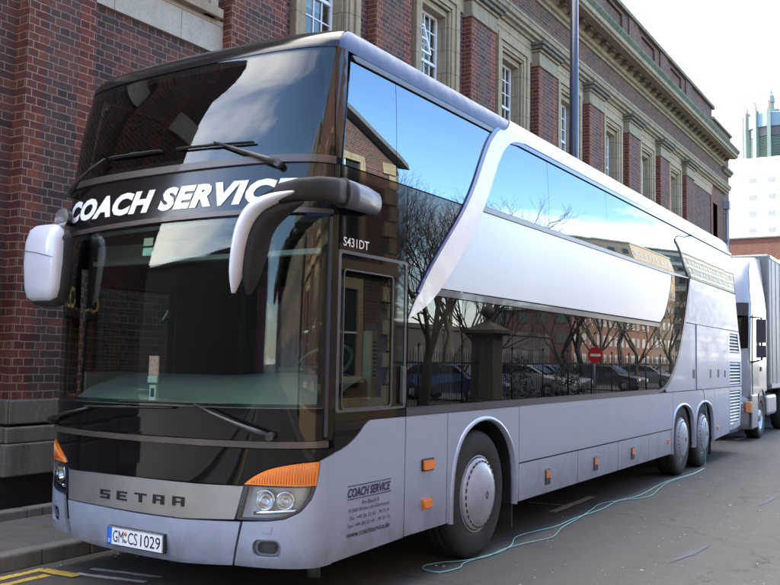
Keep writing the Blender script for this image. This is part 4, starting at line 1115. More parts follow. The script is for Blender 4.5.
# worn road paint (4 mm above the road)
def strip(name, pts, w, mat, z=.004, seed=1):
    rnd = random.Random(seed); m = MB(); L_ = []; Rr = []
    P = [Vector((*p, 0)) for p in pts]; fine = []
    for a, b in zip(P, P[1:]):
        n = max(1, int((b-a).length/.06))
        for k in range(n): fine.append(a+(b-a)*k/n)
    fine.append(P[-1])
    rows = []
    for i, p in enumerate(fine):
        t = (fine[min(i+1, len(fine)-1)]-fine[max(i-1, 0)]).normalized(); nn = Vector((-t.y, t.x, 0))
        a = w/2+rnd.uniform(-.006, .006); b = w/2+rnd.uniform(-.006, .006)
        rows.append([(p+nn*a)+Vector((0, 0, z)), (p-nn*b)+Vector((0, 0, z))])
    m.grid(rows, smooth=False); return m
struct('yellow_line', strip('y', [(-1.245, -30), (-1.245, .36)], .075, M['yellow_line'], .004, 2), M['yellow_line'])
struct('yellow_line', strip('y', [(-1.07, -30), (-1.07, .27)], .075, M['yellow_line'], .004, 3), M['yellow_line'])
struct('yellow_line', strip('y', [(-1.22, .335), (-.86, .365)], .10, M['yellow_line'], .008, 4), M['yellow_line'])
struct('bay_line', strip('w', [(-.97, .585), (-.36, .715)], .055, M['white_line'], .004, 5), M['white_line'])
struct('bay_line', strip('w', [(-.95, .42), (-.34, .55)], .055, M['white_line'], .004, 6), M['white_line'])
struct('bay_line', strip('w', [(.91, 5.22), (.89, 6.56)], .09, M['white_line'], .004, 7), M['white_line'])
struct('bay_line', strip('w', [(.45, 5.65), (.9, 5.70)], .05, M['white_line'], .008, 17), M['white_line'])
struct('bay_line', strip('w', [(.66, 16.45), (.70, 17.5)], .10, M['white_line'], .004, 8), M['white_line'])
for y in (12.3, 20.6, 26, 31, 36): struct('bay_line', strip('w', [(.70, y), (.70, y+1.2)], .09, M['white_line'], .004, 9), M['white_line'])
# chalk smears
def mk_chalk(x0, y0, x1, y1, w, sd):
    rnd = random.Random(sd); m = MB(); n = 14; rows = []
    for i in range(n+1):
        t = i/n; c = Vector((x0+(x1-x0)*t, y0+(y1-y0)*t, .004)); ww = w*math.sin(math.pi*(t*.9+.05))*rnd.uniform(.6, 1)
        rows.append([c+Vector((ww/2, 0, 0)), c-Vector((ww/2, 0, 0))])
    m.grid(rows, smooth=False); struct('chalk_mark', m, M['blue_chalk'])
mk_chalk(2.62, 3.55, 2.74, 4.5, .09, 4); mk_chalk(2.70, 7.25, 2.74, 8.2, .10, 5)
# litter specks by the kerb and grit
rnd = random.Random(5); m = MB()
for k in range(900):
    x = rnd.uniform(.3, 7.5); y = rnd.uniform(-1.5, 16); r = rnd.uniform(.004, .010)+(.012 if rnd.random() < .05 else 0)
    a = rnd.uniform(0, 6.28); n = 5
    vs = [(x+r*math.cos(a+6.28*i/n)*rnd.uniform(.6, 1.2), y+r*math.sin(a+6.28*i/n)*rnd.uniform(.8, 1.6), .004) for i in range(n)]+[(x, y, .004+r*.5)]
    m.add(vs, [(i, (i+1) % n, n) for i in range(n)])
for k in range(70):
    x = -1.3+abs(rnd.gauss(0, .1)); y = rnd.uniform(-1.5, 3.5); r = rnd.uniform(.004, .014); a = rnd.uniform(0, 6.28)
    vs = [(x+r*math.cos(a+6.28*i/5)*rnd.uniform(.6, 1.4), y+r*math.sin(a+6.28*i/5), .004) for i in range(5)]+[(x, y, .004+r*.7)]
    m.add(vs, [(i, (i+1) % 5, 5) for i in range(5)])
tag(m.build('grit', simple('grit', (.30, .29, .27), .9, var=.5, vscale=50)), 'small grit and gravel crumbs scattered over the road surface', 'grit', kind='stuff')

# ================================================================== THE BRICK BUILDING
hall = empty('brick_building', (-8, 17, 0), 'long brick and sandstone building with tall sash windows and a heavy cornice behind the coach', 'building')
WX = -3.5; Y0, Y1 = -2.9, 37.1
PIL = {k: 4.98+3.46*(k-1) for k in range(1, 9)}
PILC = [(1.835, .83)]+[(c, 1.12) for c in PIL.values()]
b0 = 1.835-3.3
k = 0
while b0-3.46*k > Y0+1: PILC.insert(0, (b0-3.46*k, 1.1)); k += 1
centers = [c for c, w in PILC]
wins = [(a+b)/2 for a, b in zip(centers, centers[1:])]
WS0, WS1 = 6.25, 8.42; OW = .52
m = MB()
# wall with openings: below sills, above heads, piers
m.box(WX-.5, WX, Y0, Y1, .5, WS0); m.box(WX-.5, WX, Y0, 33.4, WS1, 10.3)
edges = [Y0]+sum([[w-OW, w+OW] for w in wins], [])+[33.4]
for a, b in zip(edges[0::2], edges[1::2]): m.box(WX-.5, WX, a, b, WS0, WS1)
m.box(WX-.5, WX, 33.4, Y1, 8.35, 11.5)
m.box(WX-.5, WX, 33.4, 33.75+0, WS0, 8.35); m.box(WX-.5, WX, 34.6, Y1, WS0, 8.35)
m.box(-16, WX-.5, Y1-.4, Y1, 0, 11.5); m.box(-16, WX-.5, Y0, Y0+.4, 0, 11.5); m.box(-16, -15.6, Y0, Y1, 0, 11.5)
m.build('wall', M['brown_brick'], hall)
m = MB(); m.box(-15.7, WX-.45, Y0+.3, Y1-.3, 10.6, 10.9); m.build('flat_roof', M['lead'], hall)
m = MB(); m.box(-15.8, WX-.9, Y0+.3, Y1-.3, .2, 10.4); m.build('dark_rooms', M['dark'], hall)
# plinth
m = MB()
m.box(WX-.2, WX+.06, Y0, Y1, .92, 1.17); m.box(WX-.2, WX+.10, Y0, Y1, .74, .90); m.box(WX-.2, WX+.13, Y0, Y1, .42, .735)
m.box(WX-.2, WX+.02, Y0, Y1, .895, .925)
for c, w in PILC:
    m.box(WX, WX+.26, c-w/2-.05, c+w/2+.05, .925, 1.165); m.box(WX, WX+.30, c-w/2-.09, c+w/2+.09, .742, .898); m.box(WX, WX+.33, c-w/2-.12, c+w/2+.12, .42, .737)
m.build('plinth', M['dark_stone'], hall, .015)
m = MB(); m.box(WX-.2, WX+.06, Y0, Y1, -.3, .418); m.build('basement_wall', M['dark_brick'], hall)  # near-black colour stands in for the shade inside the recess
for c, w in PILC:
    m = MB(); sw = .25 if w > 1 else .2
    # red toothed edges, brown field
    a, b = c-w/2, c+w/2
    ztop = 8.52
    m.box(WX-.01, WX+.20, a, a+sw, 1.165, ztop, 0); m.box(WX-.01, WX+.20, b-sw, b, 1.165, ztop, 0)
    m.box(WX-.01, WX+.196, a+sw, b-sw, 1.165, ztop, 1)
    p = m.build('pilaster', [M['red_brick'], M['brown_brick']], hall)
    m = MB(); m.box(WX-.01, WX+.24, a-.04, b+.04, 8.52, 8.60); m.box(WX-.01, WX+.215, a-.015, b+.015, 8.60, 8.86)
    m.box(WX-.01, WX+.26, a-.05, b+.05, 8.86, 8.92)
    m.build('capital', M['pale_stone'], p, .012)
    m = MB(); m.box(WX-.01, WX+.33, a-.10, b+.10, 8.92, 9.0); m.box(WX-.01, WX+.38, a-.14, b+.14, 9.0, 9.075); m.build('capital_moulding', M['sooty_stone'], p, .012)
# string course
def profile(name, prof, y0, y1, mat, parent=hall, bevel=0):
    m = MB(); m.prism([(WX+a, z) for a, z in prof], y0, y1, 'y'); return m.build(name, mat, parent, bevel)
profile('stone_frieze', [(-.02, 8.90), (.05, 8.90), (.05, 9.08), (-.02, 9.08)], Y0, 33.6, M['sandstone'])
profile('string_course', [(-.02, 9.08), (.10, 9.08), (.12, 9.13), (.20, 9.15), (.20, 9.22), (.26, 9.24), (.28, 9.33), (.30, 9.34), (.30, 9.40), (-.02, 9.47)], Y0, 36.2, M['pale_stone'])
profile('string_course_lower', [(-.02, 8.60), (.035, 8.60), (.035, 8.90), (-.02, 8.90)], Y0, 33.5, M['sandstone'])
profile('stone_band', [(-.02, 5.62), (.045, 5.62), (.045, 6.07), (-.02, 6.07)], Y0, 33.6, M['band_stone'])
# cornice
profile('cornice', [(-.02, 10.22), (.04, 10.22), (.05, 10.29), (.12, 10.31), (.14, 10.40), (.22, 10.44), (.24, 10.50), (.40, 10.505), (.40, 10.47), (.62, 10.47), (.64, 10.50), (.70, 10.52), (.705, 10.64), (-.02, 10.64)], Y0, 35.6, M['pale_stone'])
profile('cornice_top', [(-.02, 10.643), (.71, 10.643), (.74, 10.68), (.78, 10.74), (.78, 10.80), (.2, 10.90), (-.02, 10.90)], Y0, 35.62, M['mossy_stone'])
m = MB(); y = Y0+.3
m.box(WX+.12, WX+.38, y, y+.20, 10.41, 10.50); cb_ = m.build('cornice_bracket', M['sooty_stone'], hall)
cb0 = cb_.location.copy(); k = 1
while y+.62*k < 35.3:
    c = cb_.copy(); COL.objects.link(c); c.parent = hall; c.location = cb0+Vector((0, .62*k, 0)); k += 1
# parapet
m = MB()
m.box(WX-.3, WX+.06, Y0, 33.25, 10.85, 12.1)
y = wins[0]
m2 = MB()
bnds = [Y0]
for w in wins: bnds += [w-.75, w+.75]
bnds += [33.25]
for a, b in zip(bnds[0::2], bnds[1::2]): m2.box(WX+.0, WX+.13, a, b, 10.87, 12.02)
m2.box(WX+.0, WX+.13, Y0, 33.25, 12.02, 12.14)
for a in centers: m2.box(WX+.1, WX+.18, a-.45, a+.45, 10.87, 12.14)
m.build('parapet', M['brown_brick'], hall); m2.build('parapet_piers', M['brown_brick'], hall)
m = MB(); m.box(WX-.4, WX+.24, Y0, 33.35, 12.14, 12.28); m.box(WX-.35, WX+.18, 33.36, Y1, 11.78, 11.90); m.build('coping', M['sooty_stone'], hall, .01)
m = MB(); m.box(WX-.3, WX+.10, 33.26, Y1-.01, 10.9, 11.78); m.build('low_parapet', M['brown_brick'], hall)
profile('end_moulding', [(-.02, 10.0), (.10, 10.02), (.14, 10.12), (.20, 10.14), (.20, 10.24), (-.02, 10.3)], 35.65, Y1+.06, M['sooty_stone'])
# sash windows
def sash_window(c, idx):
    m = MB(); x0 = WX
    a, b = c-.84, c+.84
    # architrave in stepped bands
    for (i0, i1, d) in ((.84, .70, .12), (.70, .58, .085), (.58, OW, .05)):
        m.box(x0-.01, x0+d, c-i0, c-i1, WS0-.06, WS1+i1-OW); m.box(x0-.01, x0+d, c+i1, c+i0, WS0-.06, WS1+i1-OW)
        m.box(x0-.01, x0+d, c-i0, c+i0, WS1+i1-OW, WS1+i0-OW)
    # splayed reveal
    m.box(x0-.42, x0-.012, c-OW-.03, c-OW+.035, WS0, WS1); m.box(x0-.42, x0-.012, c+OW-.035, c+OW+.03, WS0, WS1); m.box(x0-.42, x0-.012, c-OW+.036, c+OW-.036, WS1-.06, WS1+.02)
    m.box(x0-.30, x0-.014, c-OW+.036, c+OW-.036, WS1-.12, WS1-.061)
    m.box(x0-.42, x0+.16, c-.90, c+.90, WS0-.19, WS0-.065); m.box(x0-.42, x0+.0, c-OW+.036, c+OW-.036, WS0-.065, WS0+.02)
    for s_ in (-1, 1): m.box(x0-.01, x0+.12, c+s_*.72-.1, c+s_*.72+.1, 6.075, WS0-.19)
    w = m.build('window', M['sandstone'], hall, .008, segs=1)
    m = MB(); xf = x0-.20; o = OW-.04; z0, z1 = WS0+.02, WS1-.12; zm = z0+(z1-z0)*.52
    m.box(xf-.06, xf, c-o, c-o+.055, z0, z1); m.box(xf-.06, xf, c+o-.055, c+o, z0, z1); m.box(xf-.06, xf, c-o+.056, c+o-.056, z1-.05, z1); m.box(xf-.06, xf, c-o+.056, c+o-.056, z0, z0+.07)
    m.box(xf-.05, xf+.01, c-o+.056, c+o-.056, zm-.025, zm+.03)
    for k in (1, 2, 3):
        y = c-o+.055+(2*o-.11)*k/4; m.box(xf-.04, xf-.012, y-.011, y+.011, z0+.07, zm-.026); m.box(xf-.04, xf-.012, y-.011, y+.011, zm+.031, z1-.05)
    for k in (1, 2):
        for (p0, p1) in ((z0+.07, zm-.026), (zm+.031, z1-.05)):
            z = p0+(p1-p0)*k/3; m.box(xf-.038, xf-.014, c-o+.056, c+o-.056, z-.010, z+.010)
    m.build('sash_frame', M['white_wood'], w)
    m = MB(); m.box(xf-.034, xf-.026, c-o+.03, c+o-.03, z0+.03, z1-.03); m.build('glass', clear_house, w)
    # blinds or curtains behind
    rn = random.Random(idx*7+1); m = MB(); q = rn.choice([.35, .55, .8, 1.0, .2])
    m.box(xf-.16, xf-.15, c-o+.03, c+o-.03, z1-(z1-z0)*q, z1-.03); m.build('blind', M['blind'], w)
clear_house = clearglass('sash_glass', (.75, .78, .76), 1.55, .12, 3)
for i, w in enumerate(wins): sash_window(w, i)
# open vent in one of the sashes
m = MB(); cw = wins[[i for i, w in enumerate(wins) if abs(w-10.17) < .6][0]] if any(abs(w-10.17) < .6 for w in wins) else wins[-3]
for (a, b) in ((-.36, -.30), (-.02, .04)): m.obox((WX-.16, cw+(a+b)/2, 7.72), .04, .05, .62, Matrix.Rotation(R(-14), 3, 'Y'))
for z in (-.3, 0, .3): m.obox((WX-.16-z*math.sin(R(14)), cw-.16, 7.72+z), .035, .34, .04, Matrix.Rotation(R(-14), 3, 'Y'))
m.build('open_vent', M['white_wood'], hall)
# end bay: slim arched window in a red surround, downpipe with hopper
m = MB(); m.box(WX-.2, WX+.03, 33.4, 33.75, 6.0, 8.9); m.box(WX-.2, WX+.03, 34.6, 34.95, 6.0, 8.9); m.box(WX-.2, WX+.03, 33.75, 34.6, 8.35, 8.9); m.build('red_surround', M['red_brick'], hall)
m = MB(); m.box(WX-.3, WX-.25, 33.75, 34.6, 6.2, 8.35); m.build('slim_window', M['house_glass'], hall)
m = MB(); m.tube([(WX+.12, 36.0, .3), (WX+.12, 36.0, 8.4)], .06, 10); m.box(WX+.0, WX+.26, 35.85, 36.15, 8.4, 8.75)
for z in (3, 5, 7, 8.2): m.box(WX, WX+.20, 35.92, 36.08, z, z+.05)
m.build('downpipe', simple('pipe_grey', (.22, .22, .23), .5), hall)
# gilt lettering further along the street front
m = MB(); m.box(WX-.01, WX+.225, -1.45, 1.12, 2.03, 2.48); fb_ = m.build('fascia_board', M['ironblack'], hall, .01)
text_mesh('gilt_lettering', 'CONCERT', lambda u, v: (WX+.229, -1.30+2.2*u, 2.13+.25*v), simple('gilt', (.72, .56, .18), .35, metal=.4), fb_, grid=0, bold=.01)

# ================================================================== LAMP POST
def lamp_post(x, y, h, label, mat, group=None, arm=1):
    e = empty('street_lamp', (x, y, .118), label, 'street lamp', group)
    m = MB(); m.lathe([(.118, .0), (.118, .16), (.16, .16), (.20, .135), (1.35, .13), (1.42, .112), (1.5, .108), (6, .100), (h, .075), (h, 0)], (x, y, 0), 'z', 20); m.build('post', mat, e)
    m = MB(); m.box(x+.115, x+.135, y-.07, y+.07, .6, 1.2); m.build('inspection_door', mat, e, .005)
    m = MB(); m.tube(cr([(x, y, h-.1), (x+.1*arm, y, h+.25), (x+.5*arm, y, h+.45), (x+1.1*arm, y, h+.5)], 5), .035, 8); m.build('arm', mat, e)
    m = MB(); m.lathe([(-.35, .02), (-.3, .08), (-.1, .12), (.2, .10), (.32, .05), (.35, 0)], (0, 0, 0), 'x', 12); m.v = [(a*arm+x+1.35*arm, b+y, c*.6+h+.5) for a, b, c in m.v]; hd_ = m.build('lantern', M['grey_trim'], e)
    return e
lamp_post(-1.80, 13.08, 10.6, 'dark blue steel street lamp rising between the coach and the brick building', M['post_navy'])

# ================================================================== LORRY BEHIND
lor = empty('lorry', (0, 20, 0), 'silver articulated lorry parked behind the coach with black mirrors and a box trailer', 'lorry')
LX = 1.06; LFt = 15.95; LS_ = simple('lorry_silver', (.24, .25, .27), .3, metal=.35, var=.05, coat=.8); LW = simple('lorry_white', (.27, .29, .33), .35, var=.04, coat=.8)
cxl = LX-1.25
def cabsec(y, w, z0, z1): return y, w, z0, z1
# cab body: side profile extruded, then narrowed towards the front
m = MB(); rows = []
prof = [(0.10, .95), (.03, 1.3), (.0, 1.75), (.06, 2.0), (.16, 2.78), (.22, 2.95), (.30, 3.3), (.55, 3.75), (.95, 4.02), (1.5, 4.12), (2.2, 4.15)]
for (dy, z) in prof:
    row = []
    for k in range(25):
        u = -1+2*k/24
        w_ = 1.25-(.03 if z < 2.9 else .03+.10*(z-2.9))
        au = abs(u)
        x = w_*(au if au < .8 else .8+ (1-(1-(au-.8)/.2)**2)*.2)*(1 if u > 0 else -1)
        yb = dy+(.16*max(0, (au-.7)/.3)**2.2 + .05*au*au)
        row.append((cxl+x, LFt+yb, z))
    rows.append(row)
m.grid(rows); body = m.build('cab_front', LW, lor)
def cabside(sg, poly, mat, name, x=1.22, th=.02, par=None):
    m = MB(); m.prism([(LFt+y, z) for y, z in poly], cxl+sg*x, cxl+sg*(x-th), 'x'); return m.build(name, mat, par or lor)
for sg in (1, -1):
    cabside(sg, [(.22, .95), (.24, 1.2), (.20, 1.75), (.25, 2.0), (.36, 2.78), (.42, 2.95), (2.2, 2.95), (2.2, 1.05), (1.95, 1.05), (1.95, .75), (1.85, .95)], LS_, 'cab_side', 1.222)
    m = MB(); m.add([(cxl+sg*1.22, LFt+.42, 2.95), (cxl+sg*1.22, LFt+2.2, 2.95), (cxl+sg*1.10, LFt+2.2, 4.13), (cxl+sg*1.10, LFt+1.5, 4.10), (cxl+sg*1.11, LFt+1.0, 4.0), (cxl+sg*1.14, LFt+.68, 3.74), (cxl+sg*1.18, LFt+.48, 3.3)], [tuple(range(7)) if sg > 0 else tuple(range(7))[::-1]]); m.build('cab_top_side', LW, lor)
    d = cabside(sg, [(.42, 1.0), (.42, 1.95), (.50, 2.76), (1.50, 2.76), (1.50, 1.0)], LS_, 'door', 1.236, .012)
    cabside(sg, [(.50, 1.98), (.56, 2.68), (1.30, 2.68), (1.30, 1.98)], M['privacy_low'], 'door_window', 1.242, .008, d)
    cabside(sg, [(1.33, 1.50), (1.33, 1.60), (1.46, 1.60), (1.46, 1.50)], M['plastic'], 'door_handle', 1.252, .02, d)
    cabside(sg, [(.50, 3.02), (.62, 3.40), (1.5, 3.70), (1.5, 3.02)], simple('decal_grey', (.42, .45, .50), .4), 'side_decal', 1.226, .006) if False else None
    m = MB(); x = cxl+sg*1.45; m.box(x-.10, x+.10, LFt+.16, LFt+.30, 2.12, 2.62); m.box(x-.10, x+.10, LFt+.16, LFt+.30, 1.80, 2.06)
    m.tube([(cxl+sg*1.22, LFt+.35, 2.68), (x, LFt+.22, 2.66), (x, LFt+.22, 1.75), (cxl+sg*1.22, LFt+.35, 1.70)], .022, 8); m.build('mirror', M['plastic'], lor, .02)
m = MB()
def fcurve(z0, z1, d0, d1, wmax, name, mat, par=None, n=16, off=.02):
    rows = []
    for (z, d) in ((z0, d0), (z1, d1)):
        row = []
        for k in range(n+1):
            u = (-1+2*k/n)*wmax; au = abs(u); x = 1.22*u; row.append((cxl+x, LFt+d+.16*max(0, (au-.7)/.3)**2.2+.05*au*au-off, z))
        rows.append(row)
    m = MB(); m.grid(rows); m.grid([[(a, b+.015, c) for a, b, c in r_] for r_ in rows]); return m.build(name, mat, par or lor)
fcurve(2.0, 2.74, .06, .155, .97, 'windscreen', M['black_gloss'], off=.05)
fcurve(2.70, 2.98, .05, .10, .99, 'sun_visor', M['plastic'], off=.13)
fcurve(1.0, 1.93, .02, .03, .80, 'grille', M['plastic'], off=.02)
for z in (1.15, 1.32, 1.49, 1.66, 1.80): fcurve(z, z+.05, .012, .012, .76, 'grille_bar', LS_, off=.03)
# bumper
m = MB(); rows = []
for (dd, z) in ((.30, .26), (.06, .26), (-.02, .40), (-.02, .85), (.05, .99), (.2, 1.0)):
    rows.append([(cxl+1.25*(-1+2*k/20), LFt+dd-.04+.35*abs(-1+2*k/20)**5, z) for k in range(21)])
m.grid(rows)
bp_ = m.build('bumper', LS_, lor)
for sg in (1, -1):
    m = MB(); m.box(cxl+sg*1.235-.02, cxl+sg*1.235+.02, LFt+.2, LFt+.86, .28, 1.0); m.build('bumper_side', LS_, bp_, .02)
    m = MB(); m.box(cxl+sg*.80, cxl+sg*1.12, LFt-.10+.06, LFt+.15, .62, .86); m.build('headlamp', M['lamp_glass'], bp_, .02)
    m = MB(); m.box(cxl+sg*.82, cxl+sg*1.10, LFt+.02, LFt+.1, .64, .84); m.build('headlamp_bowl', M['chrome'], bp_, .02)
    m = MB(); m.box(cxl+sg*1.13, cxl+sg*1.252, LFt+.10, LFt+.30, .62, .86); m.build('indicator', simple('orange_lamp', (.6, .25, .1), .3), bp_, .02)
    m = MB(); m.lathe([(0, .35), (0, .5), (.02, .56)], (cxl+sg*1.22, LFt+1.42, .51), 'x', 24, a0=R(0), a1=R(180)); 
    m.grid([[(cxl+sg*x, LFt+1.42+.60*math.cos(R(a)), .51+.60*math.sin(R(a))) for x in (1.24, .95)] for a in range(-5, 186, 12)]); m.build('wheel_arch', M['plastic'], lor)
    cabside(sg, [(.86, .30), (.86, .95), (.80, 1.0), (.25, 1.0), (.25, .30)], LS_, 'step_panel', 1.232)
def lwheel(y, name='wheel', x_out=1.22):
    for sg in (1, -1):
        m = MB(); T = lambda pr: [(sg*(x_out+a), r_) for a, r_ in pr]
        m.lathe(T([(-.3, .2), (-.3, .46), (-.26, .505), (-.03, .505), (.0, .46), (-.01, .30), (-.04, .29)]), (cxl, y, .505), 'x', 32); w = m.build(name, M['rubber'], lor)
        m = MB(); m.lathe(T([(-.012, .295), (-.02, .28), (-.07, .26), (-.09, .16), (-.02, .12), (-.01, .08), (-.005, 0)]), (cxl, y, .505), 'x', 24); m.build('rim', M['steel'], w)
for y in (LFt+1.42, 20.9, 25.6, 26.95, 28.3): lwheel(y)
m = MB(); m.box(cxl-.9, cxl+.9, LFt+.6, 30.5, .75, .95); m.box(cxl-.5, cxl+.5, LFt+.6, 30.5, .95, 1.1); m.build('chassis', M['plastic'], lor)
m = MB(); m.box(cxl+.72, cxl+1.2, 18.4, 19.7, .45, .95); m.build('fuel_tank', M['steel'], lor, .08)
trl = MB(); trl.box(cxl-1.25, cxl+1.25, LFt+2.55, LFt+2.55+12.4, 1.12, 4.30); tr = trl.build('trailer_box', simple('trailer_grey', (.22, .22, .21), .45, metal=.3, var=.06), lor, .06, segs=4)
m = MB()
for k in range(21): y = LFt+2.9+k*.6; m.box(cxl+1.251, cxl+1.262, y, y+.03, 1.2, 4.2)
m.box(cxl+1.25, cxl+1.275, LFt+2.6, LFt+14.9, 1.10, 1.20); m.box(cxl+1.25, cxl+1.27, LFt+2.6, LFt+14.9, 4.2, 4.28)
m.build('trailer_ribs', M['grey_trim'], tr)
m = MB(); m.box(cxl+.4, cxl+.55, LFt+.3, LFt+.4, 2.2, 2.6); m.build('cab_sticker', M['amber_dim'], lor)
CLOUD_LOC=(.3,1.7,0); CLOUD=(10.5,10.0,9.4); EXPO=2.65

# ================================================================== FAR BUILDINGS
def window_grid(m, axis, pos, us, zs, w, h, mi=0, d=.06):
    for u in us:
        for z in zs:
            if axis == 'y': m.box(u-w/2, u+w/2, pos-d, pos+.02, z-h/2, z+h/2, mi)
            else: m.box(pos-d, pos+.02, u-w/2, u+w/2, z-h/2, z+h/2, mi)
wb = empty('white_block', (-30, 160, 0), 'tall white rendered block with small square windows standing beyond the lorry', 'building')
m = MB(); m.box(-70, 2, 150, 175, 0, 35.3); m.build('wall', M['conc_white'], wb)
m = MB(); m.box(-70.2, 2.2, 149.8, 175.2, 35.3, 35.8); m.build('roof_edge', M['conc_white'], wb)
us = [-22.1+2.95*k for k in range(0, 8)]; zs = [22.4+1.35+2.78*k for k in range(-7, 4)]
pf = MB(); fr = MB()
for u in us:
    for z in zs:
      if u not in us[:8] or z not in zs[5:]: fr.box(u-.72, u+.72, 149.93, 150.01, z-.56, z+.56); pf.box(u-.58, u+.58, 149.90, 149.935, z-.44, z+.42)
for i, u in enumerate(us[:8]):
    for j, z in enumerate(zs[5:]):
        f_ = MB(); f_.box(u-.60, u+.60, 149.86, 150.01, z-.48, z+.48); w_ = f_.build('window', simple('window_grey', (.42, .40, .37), .7) if 'window_grey' not in bpy.data.materials else bpy.data.materials['window_grey'], wb)
        p_ = MB(); p_.box(u-.46, u+.46, 149.83, 149.87, z-.34, z+.34); p_.build('pane', bpy.data.materials.get('far_pane') or simple('far_pane', (.22, .225, .22), .4), w_)
tag(pf.build('window_rows', M['blind'], wb), kind='stuff'); fr.f and None
rb = empty('red_brick_block', (-25, 100, 0), 'low red brick block with a white window band in front of the white block', 'building')
m = MB(); m.box(-60, 2, 95, 108, 0, 15.0); m.build('wall', M['far_brick'], rb)
m = MB(); m.box(-60.1, 2.1, 94.8, 108.2, 15.0, 15.15); m.build('roof_edge', M['lead'], rb)
for zc in (11.95, 8.6, 5.2):
    fr = MB(); fr.box(-14.2, -4, 94.86, 95.01, zc-.62, zc+.62); w_ = fr.build('window', M['white_wood'], rb)
    pn = MB()
    x = -13.9
    while x < -4.9: pn.box(x, x+.78, 94.82, 94.87, zc-.42, zc+.42); x += 1.02
    pn.build('pane', bpy.data.materials['far_pane'], w_)

ct = empty('civic_tower', (-37, 267, 0), 'pale green ribbed tower crowned with a lantern spire, rising over the white block', 'tower')
cx, cy, r0 = -37, 267, 7.0
m = MB(); m.lathe([(0, r0-.9), (66.5, r0-.9), (66.5, 0)], (cx, cy, 0), 'z', 12, smooth=False); m.build('core', M['pale_green'], ct)
m = MB()
for k in range(44): m.lathe([(48+.42*k, r0-.9), (48+.42*k, r0-.25), (48.14+.42*k, r0-.25), (48.14+.42*k, r0-.9)], (cx, cy, 0), 'z', 12, smooth=False)
m.build('louvres', M['copper'], ct)
m = MB()
for k in range(12):
    a = 2*math.pi*(k+.15)/12; rot = Matrix.Rotation(a, 3, 'Z'); c_ = Vector((cx, cy, 0))+rot @ Vector((r0, 0, 0))
    m.obox((c_.x, c_.y, 37), 1.5, .95, 74.2-.0, rot)
m.build('ribs', M['pale_green'], ct)
m = MB(); m.lathe([(66.5, r0-.3), (69.2, r0-.3), (69.2, 0)], (cx, cy, 0), 'z', 12, smooth=False); m.build('dark_gallery', M['dash_dark'], ct)
m = MB(); m.lathe([(69.2, r0-.2), (69.2, r0+.2), (73.0, r0+.2), (73.4, r0-.6), (73.4, 0)], (cx, cy, 0), 'z', 12, smooth=False); m.build('blue_drum', M['pale_blue'], ct)
m = MB(); m.lathe([(73.4, 3.8), (75.0, 3.6), (75.0, 1.2), (77.5, .95), (77.6, 1.2), (79.6, 1.1), (80, .6), (82.0, .12), (83, 0)], (cx, cy, 0), 'z', 12, smooth=False); m.build('lantern', M['copper'], ct)
m = MB()
for k in range(12):
    a = 2*math.pi*(k+.15)/12; c_ = (cx+7.1*math.cos(a), cy+7.1*math.sin(a))
    m.tube([(c_[0], c_[1], 73.8), (c_[0], c_[1], 75.4), (c_[0]+.5*math.cos(a), c_[1]+.5*math.sin(a), 76.3), (c_[0]+1.3*math.cos(a), c_[1]+1.3*math.sin(a), 76.2)], [.5, .45, .35, .1], 6)
m.build('finials', simple('pinkish_copper', (.55, .26, .24), .6), ct)

# ================================================================== ACROSS THE ROAD (mirrored in the glass)
def gabled(name, label, x0, y0, y1, eave, slope, mat, trim):
    b = empty(name, (x0+4, (y0+y1)/2, 0), label, 'building')
    yc = (y0+y1)/2; apex = eave+(y1-y0)/2*slope
    m = MB(); m.prism([(y0, .1), (y1, .1), (y1, eave), (yc, apex), (y0, eave)], x0, x0+12, 'x'); m.build('wall', mat, b)
    m = MB()
    for s_ in (-1, 1):
        ya = yc+s_*(y1-y0)/2; m.add([(x0-.3, ya+s_*.3, eave-.3*slope+.05), (x0+12.2, ya+s_*.3, eave-.3*slope+.05), (x0+12.2, yc, apex+.05), (x0-.3, yc, apex+.05), (x0-.3, ya+s_*.3, eave-.3*slope+.3), (x0+12.2, ya+s_*.3, eave-.3*slope+.3), (x0+12.2, yc, apex+.3), (x0-.3, yc, apex+.3)], [(0, 1, 2, 3), (4, 7, 6, 5), (0, 4, 5, 1), (2, 6, 7, 3), (0, 3, 7, 4), (1, 5, 6, 2)])
    m.build('roof', M['lead'], b)
    m = MB(); z = .2; k = 0
    while z < eave-.2:
        w = .55 if k % 2 else .32
        for (ya, s_) in ((y0, 1), (y1, -1)):
            m.box(x0-.05, x0+.02, ya-s_*.04, ya+s_*w, z, z+.36); m.box(x0-.05, x0+(.9-w), ya-s_*.05, ya, z, z+.36)
        z += .40; k += 1
    m.build('quoins', trim, b)
    m = MB(); m.box(x0-.12, x0+.01, y0, y1, 3.6, 3.85); m.box(x0-.12, x0+.01, y0, y1, .1, .7); m.tube([(x0+.2, yc, apex), (x0+.2, yc, apex+.9)], [.14, .05], 8); m.build('stone_bands', trim, b)
    for yy in (yc-(y1-y0)*.28, yc, yc+(y1-y0)*.28):
        for zz in (2.2, 5.2):
            m = MB(); m.box(x0-.08, x0+.01, yy-.75, yy-.55, zz-1, zz+1); m.box(x0-.08, x0+.01, yy+.55, yy+.75, zz-1, zz+1); m.box(x0-.08, x0+.01, yy-.75, yy+.75, zz+1, zz+1.25); m.box(x0-.12, x0+.01, yy-.8, yy+.8, zz-1.15, zz-1); w_ = m.build('window', trim, b)
            m = MB(); m.box(x0-.02, x0-.005, yy-.55, yy+.55, zz-1, zz+1); m.build('pane', M['house_glass'], w_)
            m = MB(); m.box(x0-.05, x0-.02, yy-.02, yy+.02, zz-1, zz+1); m.box(x0-.05, x0-.02, yy-.55, yy+.55, zz-.02, zz+.02); m.build('glazing_bars', M['white_wood'], w_)
    return b
